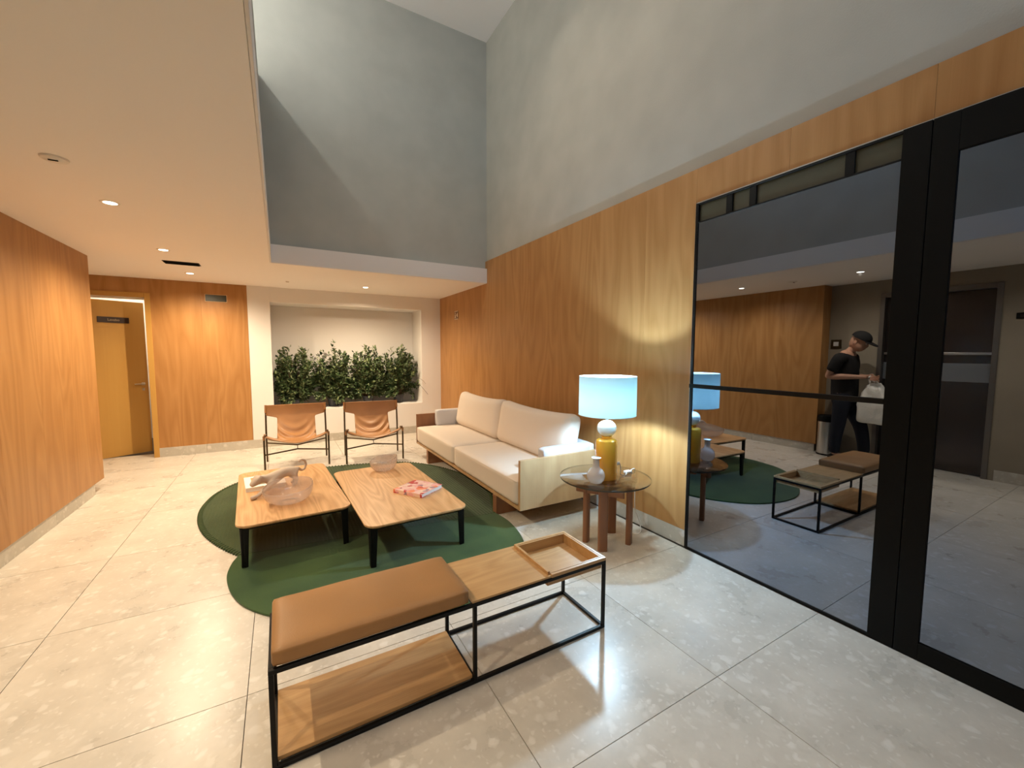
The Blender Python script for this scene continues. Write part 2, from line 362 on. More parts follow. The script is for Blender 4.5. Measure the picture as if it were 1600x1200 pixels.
# wall_right: plaster above, veneer panels below, opening for the glass doors
wr = sempty('wall_right', 'tall right wall, wood veneer below and greige plaster above')
B().box(2.71, 2.86, YN, YB+0.15, 2.58, ZV).build('plaster', M['grey'], wr)
B().box(2.71, 2.86, 1.99, YB+0.15, 0, 2.58).build('backing', M['grey'], wr)
B().box(2.71, 2.86, YN, -0.60, 0, 2.58).build('backing', M['grey'], wr)
ys = [1.992, 2.461, 3.02, 3.64, 4.26, 4.88, 5.50, 6.12, 6.74, YB]
for a, b in zip(ys, ys[1:]):
    zt = 2.83 if b <= 5.501 else ZC+0.01
    q = B().box(0, 0.03, -(b-a)/2+0.0006, (b-a)/2-0.0006, 0, zt-0.13).build('veneer_panel', M['veneer'], wr, loc=(2.68, (a+b)/2, 0.13))
for a, b in ((1.37, 1.992), (0.75, 1.37), (0.13, 0.75), (-0.49, 0.13), (-1.11, -0.49), (-1.73, -1.11), (-2.35, -1.73), (-3.0, -2.35)):
    zb = 2.585 if b > -0.3 or a > -0.6 else 0.13
    B().box(0, 0.03, -(b-a)/2+0.0006, (b-a)/2-0.0006, 0, 2.83-zb).build('veneer_panel', M['veneer'], wr, loc=(2.68, (a+b)/2, zb))
baseboard('baseboard_right', (2.68, 1.992), (2.68, YB), (1, 0), h=0.132, d=0.03, label='pale stone skirting under the right veneer wall')
# thin light metal reveal round the glass doors
tr1 = B().box(2.676, 2.70, 1.986, 1.993, 0, 2.587).box(2.676, 2.70, -0.62, 1.993, 2.580, 2.587).build('trim_1', M['steel']); struct(tr1, 'thin pale metal reveal around the glass doors', 'trim')

# back wall: door opening, veneer, white wall with planter niche
wb = sempty('wall_back', 'back wall with washroom door, veneer and white plant niche')
NX0, NX1, NZ0, NZ1, ND = -0.10, 2.31, 0.56, 2.28, 0.58
bw = B()
bw.box(-0.395, NX0, YB, YB+ND+0.1, 0, ZC+0.2).box(NX1, 2.71, YB, YB+ND+0.1, 0, ZC+0.2)
bw.box(NX0, NX1, YB, YB+ND+0.1, 0, NZ0).box(NX0, NX1, YB, YB+ND+0.1, NZ1, ZC+0.2).box(NX0, NX1, YB+ND, YB+ND+0.1, NZ0, NZ1)
bw.build('niche_wall', M['white'], wb, bevel=0.002, seg=1)
B().box(-1.53, -0.395, YB+0.02, YB+0.12, 0, ZC+0.2).box(-3.2, -1.53, YB+0.02, YB+0.12, 2.31, ZC+0.2).box(-3.2, -2.44, YB+0.02, YB+0.12, 0, 2.31).build('backing', M['white'], wb)
for a, b in ((-1.53, -0.963), (-0.963, -0.397)):
    B().box(-(b-a)/2+0.0005, (b-a)/2-0.0005, 0, 0.02, 0, ZC-0.13).build('veneer_panel', M['veneer'], wb, loc=((a+b)/2, YB, 0.13))
B().box(-0.45, 0.45, 0, 0.02, 0, ZC-2.311).build('veneer_panel', M['veneer'], wb, loc=(-1.98, YB, 2.311))
B().box(-0.38, 0.38, 0, 0.02, 0, ZC-0.13).build('veneer_panel', M['veneer'], wb, loc=(-2.82, YB, 0.13))
baseboard('baseboard_back', (-1.53, YB), (2.68, YB), (0, -1), h=0.13, d=0.012, off=-0.4, label='pale stone skirting along the back wall')

# left veneer wall, ends at Y 6.02 and 3.03
wl = sempty('wall_left', 'orange-brown wood veneer wall on the left')
ys = [3.03, 3.63, 4.23, 4.83, 5.43, 6.03]
for a, b in zip(ys, ys[1:]):
    B().box(-0.03, 0, -(b-a)/2+0.0005, (b-a)/2-0.0005, 0, ZC-0.12).build('veneer_panel', M['veneer'], wl, loc=(XL, (a+b)/2, 0.12))
B().box(-0.1145, 0.1145, 0, 0.03, 0, ZC-0.12).build('veneer_panel', M['veneer'], wl, loc=(XL-0.145, 3.03, 0.12))
B().box(-0.36, 0.36, -0.03, 0, 0, ZC-0.12).build('veneer_panel', M['veneer'], wl, loc=(XL-0.39, 6.03, 0.12))
B().box(-2.6, XL-0.03, 3.06, 6.0, 0.12, ZC).box(-2.6, XL-0.02, 3.07, 5.80, 0, 0.12).build('core', M['hallgrey'], wl)
baseboard('baseboard_left', (XL-0.02, 3.05), (XL-0.02, 5.80), (1, 0), h=0.12, d=0.012, label='grey stone skirting recessed under the left veneer wall')
# passage end wall beyond the left wall
wv_ = B().box(2.9, 5.2, 2.1, 2.2, -0.1, 2.9).box(2.9, 5.2, -0.9, -0.8, -0.1, 2.9).box(5.2, 5.3, -0.9, 2.2, -0.1, 2.9).box(2.86, 5.3, -0.9, 2.2, 2.8, 2.9).box(2.9, 5.3, -0.9, 2.2, -0.1, -0.01).build('wall_sky_block', flat('dark_sky_block', (0.03, 0.03, 0.03), 0.9)); struct(wv_, 'added unseen dark box blocking the sky behind the glass doors', 'wall')  # added box, keeps the bright sky from showing through the door glass
wp = B().box(-3.3, -3.2, 5.9, YB+0.2, 0, ZC+0.2).box(-3.3, -2.6, 5.9, 6.0, 0, ZC+0.2).build('wall_passage', M['white']); struct(wp, 'white end wall of the side passage', 'wall')
# hall wall seen in the glass: lift opening y 1.32..2.44
wh = sempty('wall_hall', 'taupe plaster hall wall with the lift opening')
LY0, LY1, LZ = 1.33, 2.44, 2.33
B().box(XG-0.15, XG, LY1, 3.06, 0, ZC+0.1).box(XG-0.15, XG, YN, LY0, 0, ZC+0.1).box(XG-0.15, XG, LY0, LY1, LZ, ZC+0.1).box(XG-0.30, XG-0.15, LY0-0.1, LY1+0.1, 0, LZ+0.1).build('plaster', M['hallgrey'], wh)
baseboard('baseboard_hall', (XG, YN), (XG, LY0-0.05), (1, 0), h=0.13, d=0.012, label='stone skirting of the hall wall, seen only in the glass')
ww = B().box(-2.3, 2.9, YN-0.15, YN, 0, ZC+0.2).build('wall_near', M['hallgrey']); struct(ww, 'taupe plaster wall behind the viewer', 'wall')

# ceilings
ce = B().box(-3.3, FX-0.014, YN, YB+0.02, ZC, ZC+0.2).box(FX-0.014, 2.71, YBEAM+0.014, YB+0.02, ZC, ZC+0.2).box(FX-0.014, 2.71, YN, YV0-0.05, ZC, ZC+0.2)
ceil = ce.build('ceiling', M['ceil']); struct(ceil, 'low white plasterboard ceiling with recessed downlights', 'ceiling')
tr2 = B().box(FX-0.013, FX, YV0-0.05, YBEAM+0.013, ZC+0.001, 2.715).box(FX-0.2, FX-0.013, YV0-0.05, YBEAM+0.07, ZC+0.2005, 2.715).box(FX, 2.679, YBEAM, YBEAM+0.013, ZC+0.001, 2.72).box(FX-0.013, 2.679, YBEAM+0.013, YBEAM+0.07, ZC+0.2005, 2.72).box(FX, 2.71, YV0-0.05, YV0, ZC, 2.715).build('trim_2', M['white'], bevel=0.002, seg=1)
struct(tr2, 'white fascia around the edge of the low ceiling', 'trim')
cu = B().box(-2.3, 2.9, YV0-0.15, 5.7, ZV, ZV+0.1).build('ceiling_upper', M['ceil']); struct(cu, 'white ceiling high above the double-height space', 'ceiling')
# void walls
vb = B().box(-1.9, 2.71, 5.51, 5.66, 2.70, ZV).build('wall_void_back', M['grey']); struct(vb, 'greige plaster wall above the white fascia', 'wall')
vl = B()   # left wall of the void with the opening of the upstairs hall
OX0, OX1, OZ0, OZ1 = 2.4, 5.51, 4.56, 5.86
vl.box(-0.24, -0.09, YV0, 5.51, 2.71, OZ0).box(-0.24, -0.09, YV0, OX0, OZ0, ZV).box(-0.24, -0.09, OX0, OX1, OZ1, ZV)
vlo = vl.build('wall_void_left', M['grey']); struct(vlo, 'greige plaster wall high on the left side of the void', 'wall')
vn = B().box(-0.24, 0.15, YV0-0.15, YV0, 2.71, ZV).box(2.45, 2.71, YV0-0.15, YV0, 2.71, ZV).box(0.15, 2.45, YV0-0.15, YV0, 2.71, 3.3).box(0.15, 2.45, YV0-0.15, YV0, 5.6, ZV).build('wall_void_near', M['grey'])
w1 = sempty('fill_window_1', 'added high window behind the viewer, cool fill for the void', 'window')  # unseen window, added to give the void cool fill light
fw_ = B()
for x in (0.15, 1.27, 2.39): fw_.box(x, x+0.06, YV0-0.10, YV0-0.04, 3.3, 5.6)
fw_.box(0.21, 2.39, YV0-0.10, YV0-0.04, 3.3, 3.36).box(0.21, 2.39, YV0-0.10, YV0-0.04, 5.54, 5.6)
fw_.build('window_frame', M['black'], w1)
for x in (0.21, 1.33): B().box(x, x+1.06, YV0-0.075, YV0-0.067, 3.36, 5.54).build('pane', M['clearglass'], w1)
struct(vn, 'greige plaster wall of the void behind the viewer', 'wall')
up_ = B().box(-1.9, -0.24, OX0-0.1, 5.51, 4.40, 4.50).box(-1.9, -1.8, OX0-0.1, 5.51, 4.5, ZV).box(-1.8, -0.24, OX0-0.1, OX0, 4.5, ZV).build('wall_upstairs', M['white']); struct(up_, 'upstairs hall enclosure beside the void', 'wall')
# washroom behind the door
wc = B().box(-3.2, -3.1, YB+0.12, 9.2, 0, 2.6).box(-1.50, -1.42, YB+0.12, 9.2, 0, 2.6).box(-3.2, -1.42, 9.2, 9.3, 0, 2.6).box(-3.2, -1.42, YB+0.12, 9.3, 2.5, 2.6).build('wall_washroom', M['white']); struct(wc, 'white washroom walls behind the open door', 'wall')

# ------------------------------------------------------------------ washroom door
d1 = sempty('door_1', 'ochre wood washroom door standing ajar at the back left', 'door')
B().box(-1.59, -1.528, YB-0.012, YB+0.13, 0, 2.31).box(-2.44, -2.38, YB-0.012, YB+0.13, 0, 2.31).box(-2.38, -1.59, YB-0.012, YB+0.13, 2.25, 2.31).build('door_frame', M['doorwood'], d1, bevel=0.003)
B().box(-1.602, -1.590, YB+0.06, YB+0.13, 0, 2.24).box(-2.38, -1.602, YB+0.06, YB+0.13, 2.225, 2.25).build('door_stop', M['trimw'], d1)
leaf = B().box(0, 0.775, 0, 0.035, 0.008, 2.215).build('leaf', M['doorwood'], d1, bevel=0.002, loc=(-2.375, YB+0.095, 0)); leaf.rotation_euler = (0, 0, math.radians(31))
hd = B().tube([(0.715, -0.002, 1.03), (0.715, -0.05, 1.03)], 0.010).tube([(0.72, -0.05, 1.03), (0.60, -0.052, 1.03)], 0.009).lathe([(0.0001, 0), (0.022, 0)], 0, 0, 16).build('handle', M['steel'], leaf, smooth='auto')
B().box(0.695, 0.735, -0.006, 0.0, 1.01, 1.05).box(0.700, 0.730, -0.006, 0, 0.93, 0.965).build('lock_plate', M['steel'], leaf, bevel=0.001)
pl = B().box(0.265, 0.600, -0.010, 0.0, 1.905, 1.985).build('sign_plate', flat('dark_sign', (0.030, 0.012, 0.008), 0.35), leaf, bevel=0.001); pl['label'] = 'dark door sign reading Lavabo'
def text(body, size, mat, parent, loc, rot, name='lettering', ext=0.0008):
    c = bpy.data.curves.new(name, 'FONT'); c.body = body; c.size = size; c.extrude = ext; c.align_x = 'CENTER'; c.align_y = 'CENTER'; c.materials.append(mat)
    o = bpy.data.objects.new(name, c); COL.objects.link(o); o.location = loc; o.rotation_euler = rot
    if parent: o.parent = parent
    return o
# lettering belongs to the leaf's sign (a sub-part beside it)
lt = text('Lavabo', 0.045, flat('gold_letter', (0.45, 0.36, 0.22), 0.4), leaf, (0.4325, -0.0115, 1.945), (PI/2, 0, 0))
wsn = thing('wall_sign', 'dark blank-looking sign plate with pale border high on veneer wall', 'sign', (-0.78, YB, 2.29))
B().box(-0.135, 0.135, -0.004, 0, -0.055, 0.055).build('border', flat('sign_border', (0.6, 0.42, 0.24), 0.5), wsn)
B().box(-0.127, 0.127, -0.010, -0.004, -0.047, 0.047).build('plate', flat('olive_sign', (0.028, 0.028, 0.012), 0.35), wsn, bevel=0.001)

# exit pictogram on the right wall
ex = thing('exit_sign', 'small square exit pictogram sign high on the right veneer wall', 'sign', (XR, 6.63, 2.14))
B().box(-0.006, 0, -0.085, 0.085, -0.075, 0.075).build('plate', flat('sign_brown', (0.13, 0.05, 0.012), 0.4), ex, bevel=0.001)
sw = flat('sign_white', (0.9, 0.8, 0.62), 0.5)
fr = B()
for a in ((-0.08, 0.08, 0.062, 0.070), (-0.08, 0.08, -0.070, -0.062)): fr.box(-0.0075, -0.006, a[0], a[1], a[2], a[3])
fr.bm.free()
for a in ((0.062, 0.070), (-0.070, -0.062)): B().box(-0.0075, -0.006, -0.08, 0.08, a[0], a[1]).build('border', sw, ex)
g = B()   # arrow pointing along the wall and a running figure
g.box(-0.0075, -0.006, 0.0, 0.0, 0, 0) if False else None
def flatpoly(b, pts, x0=-0.0078, x1=-0.006):
    a = [b.bm.verts.new((x0, y, z)) for y, z in pts]; c = [b.bm.verts.new((x1, y, z)) for y, z in pts]; n = len(pts)
    b.bm.faces.new(a); b.bm.faces.new(list(reversed(c)))
    for k in range(n): b.bm.faces.new((a[k], a[(k+1) % n], c[(k+1) % n], c[k]))
flatpoly(g, [(-0.012, 0.0), (-0.058, 0.045), (-0.058, -0.045)])
g.build('arrow', sw, ex)
g = B(); flatpoly(g, [(0.030, 0.035), (0.045, 0.050), (0.060, 0.035), (0.045, 0.022)]); flatpoly(g, [(0.030, 0.015), (0.058, 0.015), (0.055, -0.015), (0.066, -0.048), (0.054, -0.050), (0.042, -0.022), (0.030, -0.050), (0.018, -0.044), (0.034, -0.010)])
g.build('figure', sw, ex)

# ------------------------------------------------------------------ glass entrance doors
XD = 2.672
def glassdoor(name, label): return sempty(name, label, 'door')
d2 = glassdoor('door_2', 'dark reflective glass entrance panel with thin black crossbar')
B().box(XD, XD+0.012, 0.85, 1.965, 0.018, 2.440).build('pane', M['doorglass'], d2)
B().box(XD-0.006, XD+0.05, 1.963, 1.985, 0, 2.578).box(XD-0.004, XD+0.05, 0.85, 1.963, 0, 0.018).box(XD-0.004, XD+0.05, 0.85, 1.963, 2.566, 2.578).box(XD-0.002, XD+0.02, 0.85, 1.963, 2.437, 2.447).build('frame', M['black'], d2, bevel=0.001, seg=1)
B().box(XD-0.014, XD+0.0, 0.85, 1.985, 1.242, 1.270).build('crossbar', M['black'], d2, bevel=0.002)
B().box(XD+0.012, XD+0.03, 0.85, 1.963, 2.447, 2.566).build('header_panel', M['olive'], d2)
for y in (1.735, 1.578, 1.065): B().box(XD, XD+0.012, y-0.022, y+0.022, 2.448, 2.565).build('bracket', M['black'], d2, bevel=0.002)
d3 = glassdoor('door_3', 'black-framed dark glass door leaf at the right edge')
B().box(XD, XD+0.012, -0.42, 0.655, 0.09, 2.405).build('pane', M['doorglass'], d3)
B().box(XD-0.012, XD+0.06, 0.655, 0.745, 0, 2.578).build('stile', M['black_matt'], d3, bevel=0.002)
B().box(XD-0.012, XD+0.06, -0.60, -0.42, 0, 2.578).build('stile', M['black_matt'], d3, bevel=0.002)
B().box(XD-0.012, XD+0.06, -0.42, 0.655, 0, 0.088).build('bottom_rail', M['black_matt'], d3, bevel=0.002)
B().box(XD-0.012, XD+0.06, -0.42, 0.655, 2.405, 2.578).build('top_rail', M['black_matt'], d3, bevel=0.002)
B().box(XD-0.012, XD+0.06, 0.748, 0.852, 0, 2.578).build('stile', M['black_matt'], d2, bevel=0.002)
# ------------------------------------------------------------------ ceiling fittings
def circle_part(prof, name, mat, parent, n=32): return B().lathe(prof, 0, 0, n).build(name, mat, parent, smooth='auto')
dl = thing('downlight', 'x', 'ceiling light', (0, 0, 0), 0, 'warm recessed downlights in the low ceiling')
circle_part([(0.036, -0.001), (0.038, -0.004), (0.050, -0.005), (0.055, -0.0005)], 'trim_ring', M['trimw'], dl)
circle_part([(0.0001, 0.006 - 0.010), (0.036, 0.005-0.0085)], 'lens', M['lens'], dl)
names = ['warm downlight in the low ceiling behind the viewer', 'warm downlight on the hall side above the viewer', 'downlight reflected near the person, above the lift hall',
         'largest glowing downlight, nearest one in view on the low ceiling', 'downlight just before the black air slot on the low ceiling', 'downlight beyond the black air slot, nearest the washroom door', 'single downlight above the plant niche and leather chairs']
for i, (x, y) in enumerate(SPOTS):
    if i == 0: dl.location = (x, y, ZC); dl['label'] = names[0]
    else: dup(dl, (x, y, ZC), 0, names[i])
for (x, y), nm in zip(VSPOTS, ('above the bench', 'above the near end of the sofa')): dup(dl, (x, y, ZV), 0, 'added fill downlight in the high void ceiling '+nm).scale = (1.6, 1.6, 1.0)
ac = thing('air_slot', 'black rectangular air diffuser slot in the low ceiling', 'vent', (-0.925, 5.98, ZC))
B().box(-0.165, 0.165, -0.085, 0.085, -0.004, 0.0).build('frame', M['black_matt'], ac, bevel=0.001)
for k in range(3): B().box(-0.155, 0.155, -0.06+k*0.045, -0.03+k*0.045, -0.010, -0.003, rot=(0.5, 0, 0)).build('slat', M['black_matt'], ac)
sm = thing('smoke_detector', 'round white flush smoke detector on ceiling at the far left', 'smoke detector', (-0.985, 3.113, ZC))
circle_part([(0.0001, -0.012), (0.045, -0.012), (0.052, -0.009), (0.085, -0.007), (0.092, -0.0005)], 'cover', M['plastic'], sm)
B().box(-0.03, 0.03, -0.035, -0.022, -0.0155, -0.0115).build('grille', M['black_matt'], sm); sm.scale = (0.62, 0.62, 1.3)
sp = thing('sprinkler', 'tiny ceiling sensor cap above the left leather chair', 'sensor', (0.14, 6.76, ZC))
circle_part([(0.0001, -0.010), (0.018, -0.010), (0.024, -0.0005)], 'cap', M['ceramic'], sp, 20)
sp2 = dup(sp, (-0.97, 3.09-1.45, ZC), 0, 'small ceiling sensor cap on the hall ceiling seen in the glass')

# ------------------------------------------------------------------ rug
def catmull(P_, n=8, closed=True):
    out = []; m = len(P_)
    rng = range(m) if closed else range(m-1)
    for i in rng:
        g_ = lambda k: Vector(P_[k % m]) if closed else Vector(P_[max(0, min(m-1, k))])
        p0, p1, p2, p3 = g_(i-1), g_(i), g_(i+1), g_(i+2)
        for j in range(n):
            t = j/n; out.append(0.5*((2*p1)+(p2-p0)*t+(2*p0-5*p1+4*p2-p3)*t*t+(3*p1-p0-3*p2+p3)*t**3))
    if not closed: out.append(Vector(P_[-1]))
    return out
rug = thing('rug', 'dark green two-lobed cloud-shaped rug under the coffee tables', 'rug', (0.6, 3.9, 0))
back = [(-.31, 3.50), (-.46, 3.76), (-.60, 4.1), (-.685, 4.5), (-.69, 4.87), (-.60, 5.27), (-.38, 5.58), (0.05, 5.72), (.54, 5.71), (1.03, 5.61), (1.48, 5.42), (1.80, 4.92), (1.93, 4.35), (1.90, 3.8), (1.70, 3.28)]
front = [(1.70, 3.28), (1.715, 3.05), (1.66, 2.75), (1.53, 2.47), (1.30, 2.24), (1.0, 2.13), (.66, 2.14), (.3, 2.30), (.02, 2.48), (-.19, 2.70), (-.30, 2.92), (-.355, 3.18), (-.345, 3.38), (-.31, 3.50)]
bk = catmull(back, 8, False); ft = catmull(front, 8, False)
def lobe(name, pts, mat, h):
    poly = [(p[0]-0.6, p[1]-3.9) for p in pts]
    return B().prism(poly, 0.0005, h).build(name, mat, rug, bevel=0.004)
lobe('ribbed_lobe', bk, M['rug_a'], 0.013); lobe('plush_lobe', ft, M['rug_b'], 0.014)
# whipped cord edge round the ribbed lobe
st = B()
acc = 0; last = None
for p in catmull(back, 40, False):
    if last is None or (Vector(p)-Vector(last)).length > 0.030:
        c = Vector((p[0]-0.6, p[1]-3.9, 0)); dirc = (Vector((0.02, 0.62, 0))-c).normalized()
        st.tube([c+dirc*0.03+Vector((0, 0, 0.012)), c-dirc*0.001+Vector((0, 0, 0.011)), c-dirc*0.007+Vector((0, 0, 0.002))], [0.008, 0.009, 0.007], 6); last = p
o = st.build('whipped_edge', M['rug_edge'], rug, smooth=True); o['kind'] = 'stuff'

# ------------------------------------------------------------------ coffee tables
def rrect(w, d, r, n=8, cx=0, cy=0):
    out = []
    for (sx, sy, a0) in ((1, 1, 0), (-1, 1, 90), (-1, -1, 180), (1, -1, 270)):
        for k in range(n+1):
            a = math.radians(a0+90*k/n); out.append((cx+sx*(w/2-r)+r*math.cos(a), cy+sy*(d/2-r)+r*math.sin(a)))
    return out
def quadround(c, r=0.05, n=7):
    out = []; m = len(c)
    for i in range(m):
        p, a, b = Vector(c[i]), Vector(c[i-1]), Vector(c[(i+1) % m]); p1 = p+(a-p).normalized()*r; p2 = p+(b-p).normalized()*r
        for k in range(n+1):
            t = k/n; q = p1*(1-t)**2+p*2*t*(1-t)+p2*t*t; out.append((q.x, q.y))
    return out
def coffee_table(label, cx, cy, w_, d_, rz, legs):
    t = thing('coffee_table', label, 'coffee table', (cx, cy, 0.014), rz, 'oak coffee tables on the green rug')
    zt = 0.318-0.014
    ring = rrect(w_, d_, 0.08)
    b = B(); ins = rrect(w_-0.03, d_-0.03, 0.068)
    a0 = [b.bm.verts.new((x, y, zt-0.024)) for x, y in ins]; a1 = [b.bm.verts.new((x, y, zt-0.012)) for x, y in ring]; a2 = [b.bm.verts.new((x, y, zt)) for x, y in ring]
    n = len(ring)
    for A, C in ((a0, a1), (a1, a2)):
        for k in range(n): b.bm.faces.new((A[k], A[(k+1) % n], C[(k+1) % n], C[k]))
    b.bm.faces.new(list(reversed(a0))); b.bm.faces.new(a2)
    b.build('tabletop', M['oak_y'], t, bevel=0.002)
    hx, hy = w_/2-0.055, d_/2-0.055
    B().box(-hx, hx, -hy, -hy+0.03, zt-0.049, zt-0.0245).box(-hx, hx, hy-0.03, hy, zt-0.049, zt-0.0245).box(-hx, -hx+0.03, -hy+0.03, hy-0.03, zt-0.049, zt-0.0245).box(hx-0.03, hx, -hy+0.03, hy-0.03, zt-0.049, zt-0.0245).build('apron_frame', M['black'], t, bevel=0.002)
    for sx in (-1, 1):
        for sy in (-1, 1):
            b = B(); ox, oy = sx*(w_/2-0.022), sy*(d_/2-0.022); z1 = zt-0.0245
            # two tapering blades meeting at the outer corner
            for ax in (0, 1):
                for th in (0,):
                    W1, W0, T = 0.036, 0.022, 0.014
                    top = [(0, 0), (W1, 0), (W1, T), (0, T)]; bot = [(0, 0), (W0, 0), (W0, T), (0, T)]
                    if ax: top = [(y_, x_) for x_, y_ in top]; bot = [(y_, x_) for x_, y_ in bot]
                    g1 = 0.004 if ax else 0
                    A = [b.bm.verts.new((ox-sx*(x_ + (0.0 if ax else 0.022)), oy-sy*(y_ + (0.022 if ax else 0)), z1)) for x_, y_ in top]
                    C = [b.bm.verts.new((ox-sx*(x_ + (0.006 if ax else 0.022)), oy-sy*(y_ + (0.022 if ax else 0.006)), 0.0)) for x_, y_ in bot]
                    b.bm.faces.new(A); b.bm.faces.new(list(reversed(C)))
                    for k in range(4): b.bm.faces.new((A[k], A[(k+1) % 4], C[(k+1) % 4], C[k]))
            b.box(min(ox-sx*0.005, ox-sx*0.024), max(ox-sx*0.005, ox-sx*0.024), min(oy-sy*0.005, oy-sy*0.024), max(oy-sy*0.005, oy-sy*0.024), 0.004, z1)
            b.build('leg', M['black'], t, bevel=0.004)
    return t
coffee_table('left oak coffee table carrying the feline figurine and clear bowl', 0.033, 3.985, 0.752, 1.470, math.radians(3.2), None)
coffee_table('right oak coffee table carrying the pink flowered book', 0.823, 3.560, 0.760, 1.505, math.radians(2.0), None)
ZT = 0.318

# books
def book(label, corners_c, w_, d_, h_, rz, cover, z=ZT, art=None):
    t = thing('book', label, 'book', (*corners_c, z), rz)
    b = B().box(-w_/2, w_/2, -d_/2, d_/2, 0.0, 0.003).box(-w_/2, w_/2, -d_/2, d_/2, h_-0.003, h_).box(-w_/2, -w_/2+0.004, -d_/2, d_/2, 0.003, h_-0.003)
    b.build('cover', cover, t, bevel=0.001, seg=1)
    B().box(-w_/2+0.0045, w_/2-0.006, -d_/2+0.005, d_/2-0.005, 0.0031, h_-0.0031).build('page_block', M['pages'], t)
    if art:
        B().box(*art, h_, h_+0.0008).build('cover_picture', M_art, t)
    return t
def floral():
    m, t, p, N, L = nt('pink_floral'); tc = N.new('ShaderNodeTexCoord')
    nz = N.new('ShaderNodeTexNoise'); nz.inputs['Scale'].default_value = 16; L.new(tc.outputs['Object'], nz.inputs['Vector'])
    wv = N.new('ShaderNodeVectorMath'); wv.operation = 'MULTIPLY_ADD'; L.new(nz.outputs[1], wv.inputs[0]); wv.inputs[1].default_value = (0.05,)*3; L.new(tc.outputs['Object'], wv.inputs[2])
    v = N.new('ShaderNodeTexVoronoi'); v.inputs['Scale'].default_value = 27; L.new(wv.outputs[0], v.inputs['Vector'])
    s = N.new('ShaderNodeSeparateColor'); L.new(v.outputs['Color'], s.inputs[0]); r = N.new('ShaderNodeValToRGB'); r.color_ramp.interpolation = 'CONSTANT'
    e = r.color_ramp.elements; cols = [(0, (0.80, 0.42, 0.40)), (0.25, (0.55, 0.05, 0.06)), (0.4, (0.85, 0.55, 0.50)), (0.6, (0.85, 0.25, 0.12)), (0.72, (0.35, 0.22, 0.27)), (0.82, (0.85, 0.62, 0.50))]
    e[0].position = 0; e[0].color = (*cols[0][1], 1); e[1].position = cols[1][0]; e[1].color = (*cols[1][1], 1)
    for q, c in cols[2:]: e.new(q).color = (*c, 1)
    L.new(s.outputs[0], r.inputs[0]); L.new(r.outputs[0], p.inputs['Base Color']); p.inputs['Roughness'].default_value = 0.3; return m
M_art = None
def picmat():
    m, t, p, N, L = nt('cover_photo'); tc = N.new('ShaderNodeTexCoord'); v = N.new('ShaderNodeTexNoise'); v.inputs['Scale'].default_value = 14; v.inputs['Detail'].default_value = 1
    L.new(tc.outputs['Object'], v.inputs['Vector']); r = N.new('ShaderNodeValToRGB'); e = r.color_ramp.elements
    e[0].position = 0.4; e[0].color = (0.10, 0.11, 0.09, 1); e[1].position = 0.6; e[1].color = (0.75, 0.60, 0.35, 1); e.new(0.5).color = (0.55, 0.30, 0.08, 1)
    L.new(v.outputs[0], r.inputs[0]); L.new(r.outputs[0], p.inputs['Base Color']); p.inputs['Roughness'].default_value = 0.3; return m
M_art = picmat()
book('white-covered picture book with thumbnail photo, half under the feline figurine', (-0.155, 4.215), 0.30, 0.36, 0.036, math.radians(6), M['pages'], art=(-0.10, 0.11, -0.12, 0.13))
book('pink and red flowered hardback book on the right coffee table', (0.998, 3.374), 0.285, 0.30, 0.032, math.radians(-55.5+90), floral())

# glass bowls
def bowl(label, x, y, r, h, lean, seed):
    t = thing('glass_bowl', label, 'bowl', (x, y, ZT), lean, 'frosted ribbed glass bowls')
    prof = [(0.30*r, 0.004), (0.55*r, 0.006), (0.74*r, 0.16*h), (0.88*r, 0.35*h), (0.97*r, 0.58*h), (1.0*r, 0.80*h), (0.985*r, h)]
    def mod(a, rr, z):
        q = 1+0.012*math.sin(30*a); k = z/h
        return rr*q*(1+0.03*k*math.sin(2*a+seed)), z*(1+0.17*k*math.sin(a+seed)+0.03*k*math.sin(3*a+seed*2))
    b = B(); b.lathe(prof, 0, 0, 96, mod=mod)
    o = b.build('vessel', M['bowlglass'], t, smooth=True); s_ = o.modifiers.new('s', 'SOLIDIFY'); s_.thickness = 0.004; s_.offset = -1
    q = B().lathe([(0.0001, 0.0), (0.34*r, 0.0), (0.36*r, 0.003), (0.31*r, 0.0085), (0.0001, 0.009)], 0, 0, 40).build('foot', M['bowlglass'], t, smooth='auto')
    return t
bowl('wide irregular frosted bowl in front of the feline figurine', 0.025, 3.60, 0.175, 0.135, 0.0, 0.3)
bowl('small frosted round bowl at the far end of the right coffee table', 0.87, 4.12, 0.130, 0.125, 0.5, 2.0)

# skinned figures
def skin_obj(name, chains, mat, parent, sub=2, smooth=True):
    """chains: list of lists of (co, r); first vertex of an island is its root; points with equal coordinates are shared"""
    me = bpy.data.meshes.new(name); vs = []; es = []; rad = []; idx = {}; roots = []
    for ch in chains:
        prev = None
        for co, r in ch:
            key = tuple(round(c, 4) for c in co)
            if key not in idx:
                idx[key] = len(vs); vs.append(co); rad.append(r if isinstance(r, tuple) else (r, r))
                if prev is None: roots.append(idx[key])
            i = idx[key]
            if prev is not None and i != prev: es.append((prev, i))
            prev = i
    me.from_pydata(vs, es, []); o = bpy.data.objects.new(name, me); COL.objects.link(o); me.materials.append(mat)
    o.modifiers.new('skin', 'SKIN').use_smooth_shade = True
    sv = me.skin_vertices[0].data
    for i, r in enumerate(rad): sv[i].radius = r; sv[i].use_root = i in roots
    m = o.modifiers.new('sub', 'SUBSURF'); m.levels = sub; m.render_levels = sub
    dg = bpy.context.evaluated_depsgraph_get(); ev = o.evaluated_get(dg); me2 = bpy.data.meshes.new_from_object(ev)
    o.modifiers.clear(); o.data = me2; me2.name = name
    if not me2.materials: me2.materials.append(mat)
    me2.polygons.foreach_set('use_smooth', [True]*len(me2.polygons))
    o.parent = parent; return o
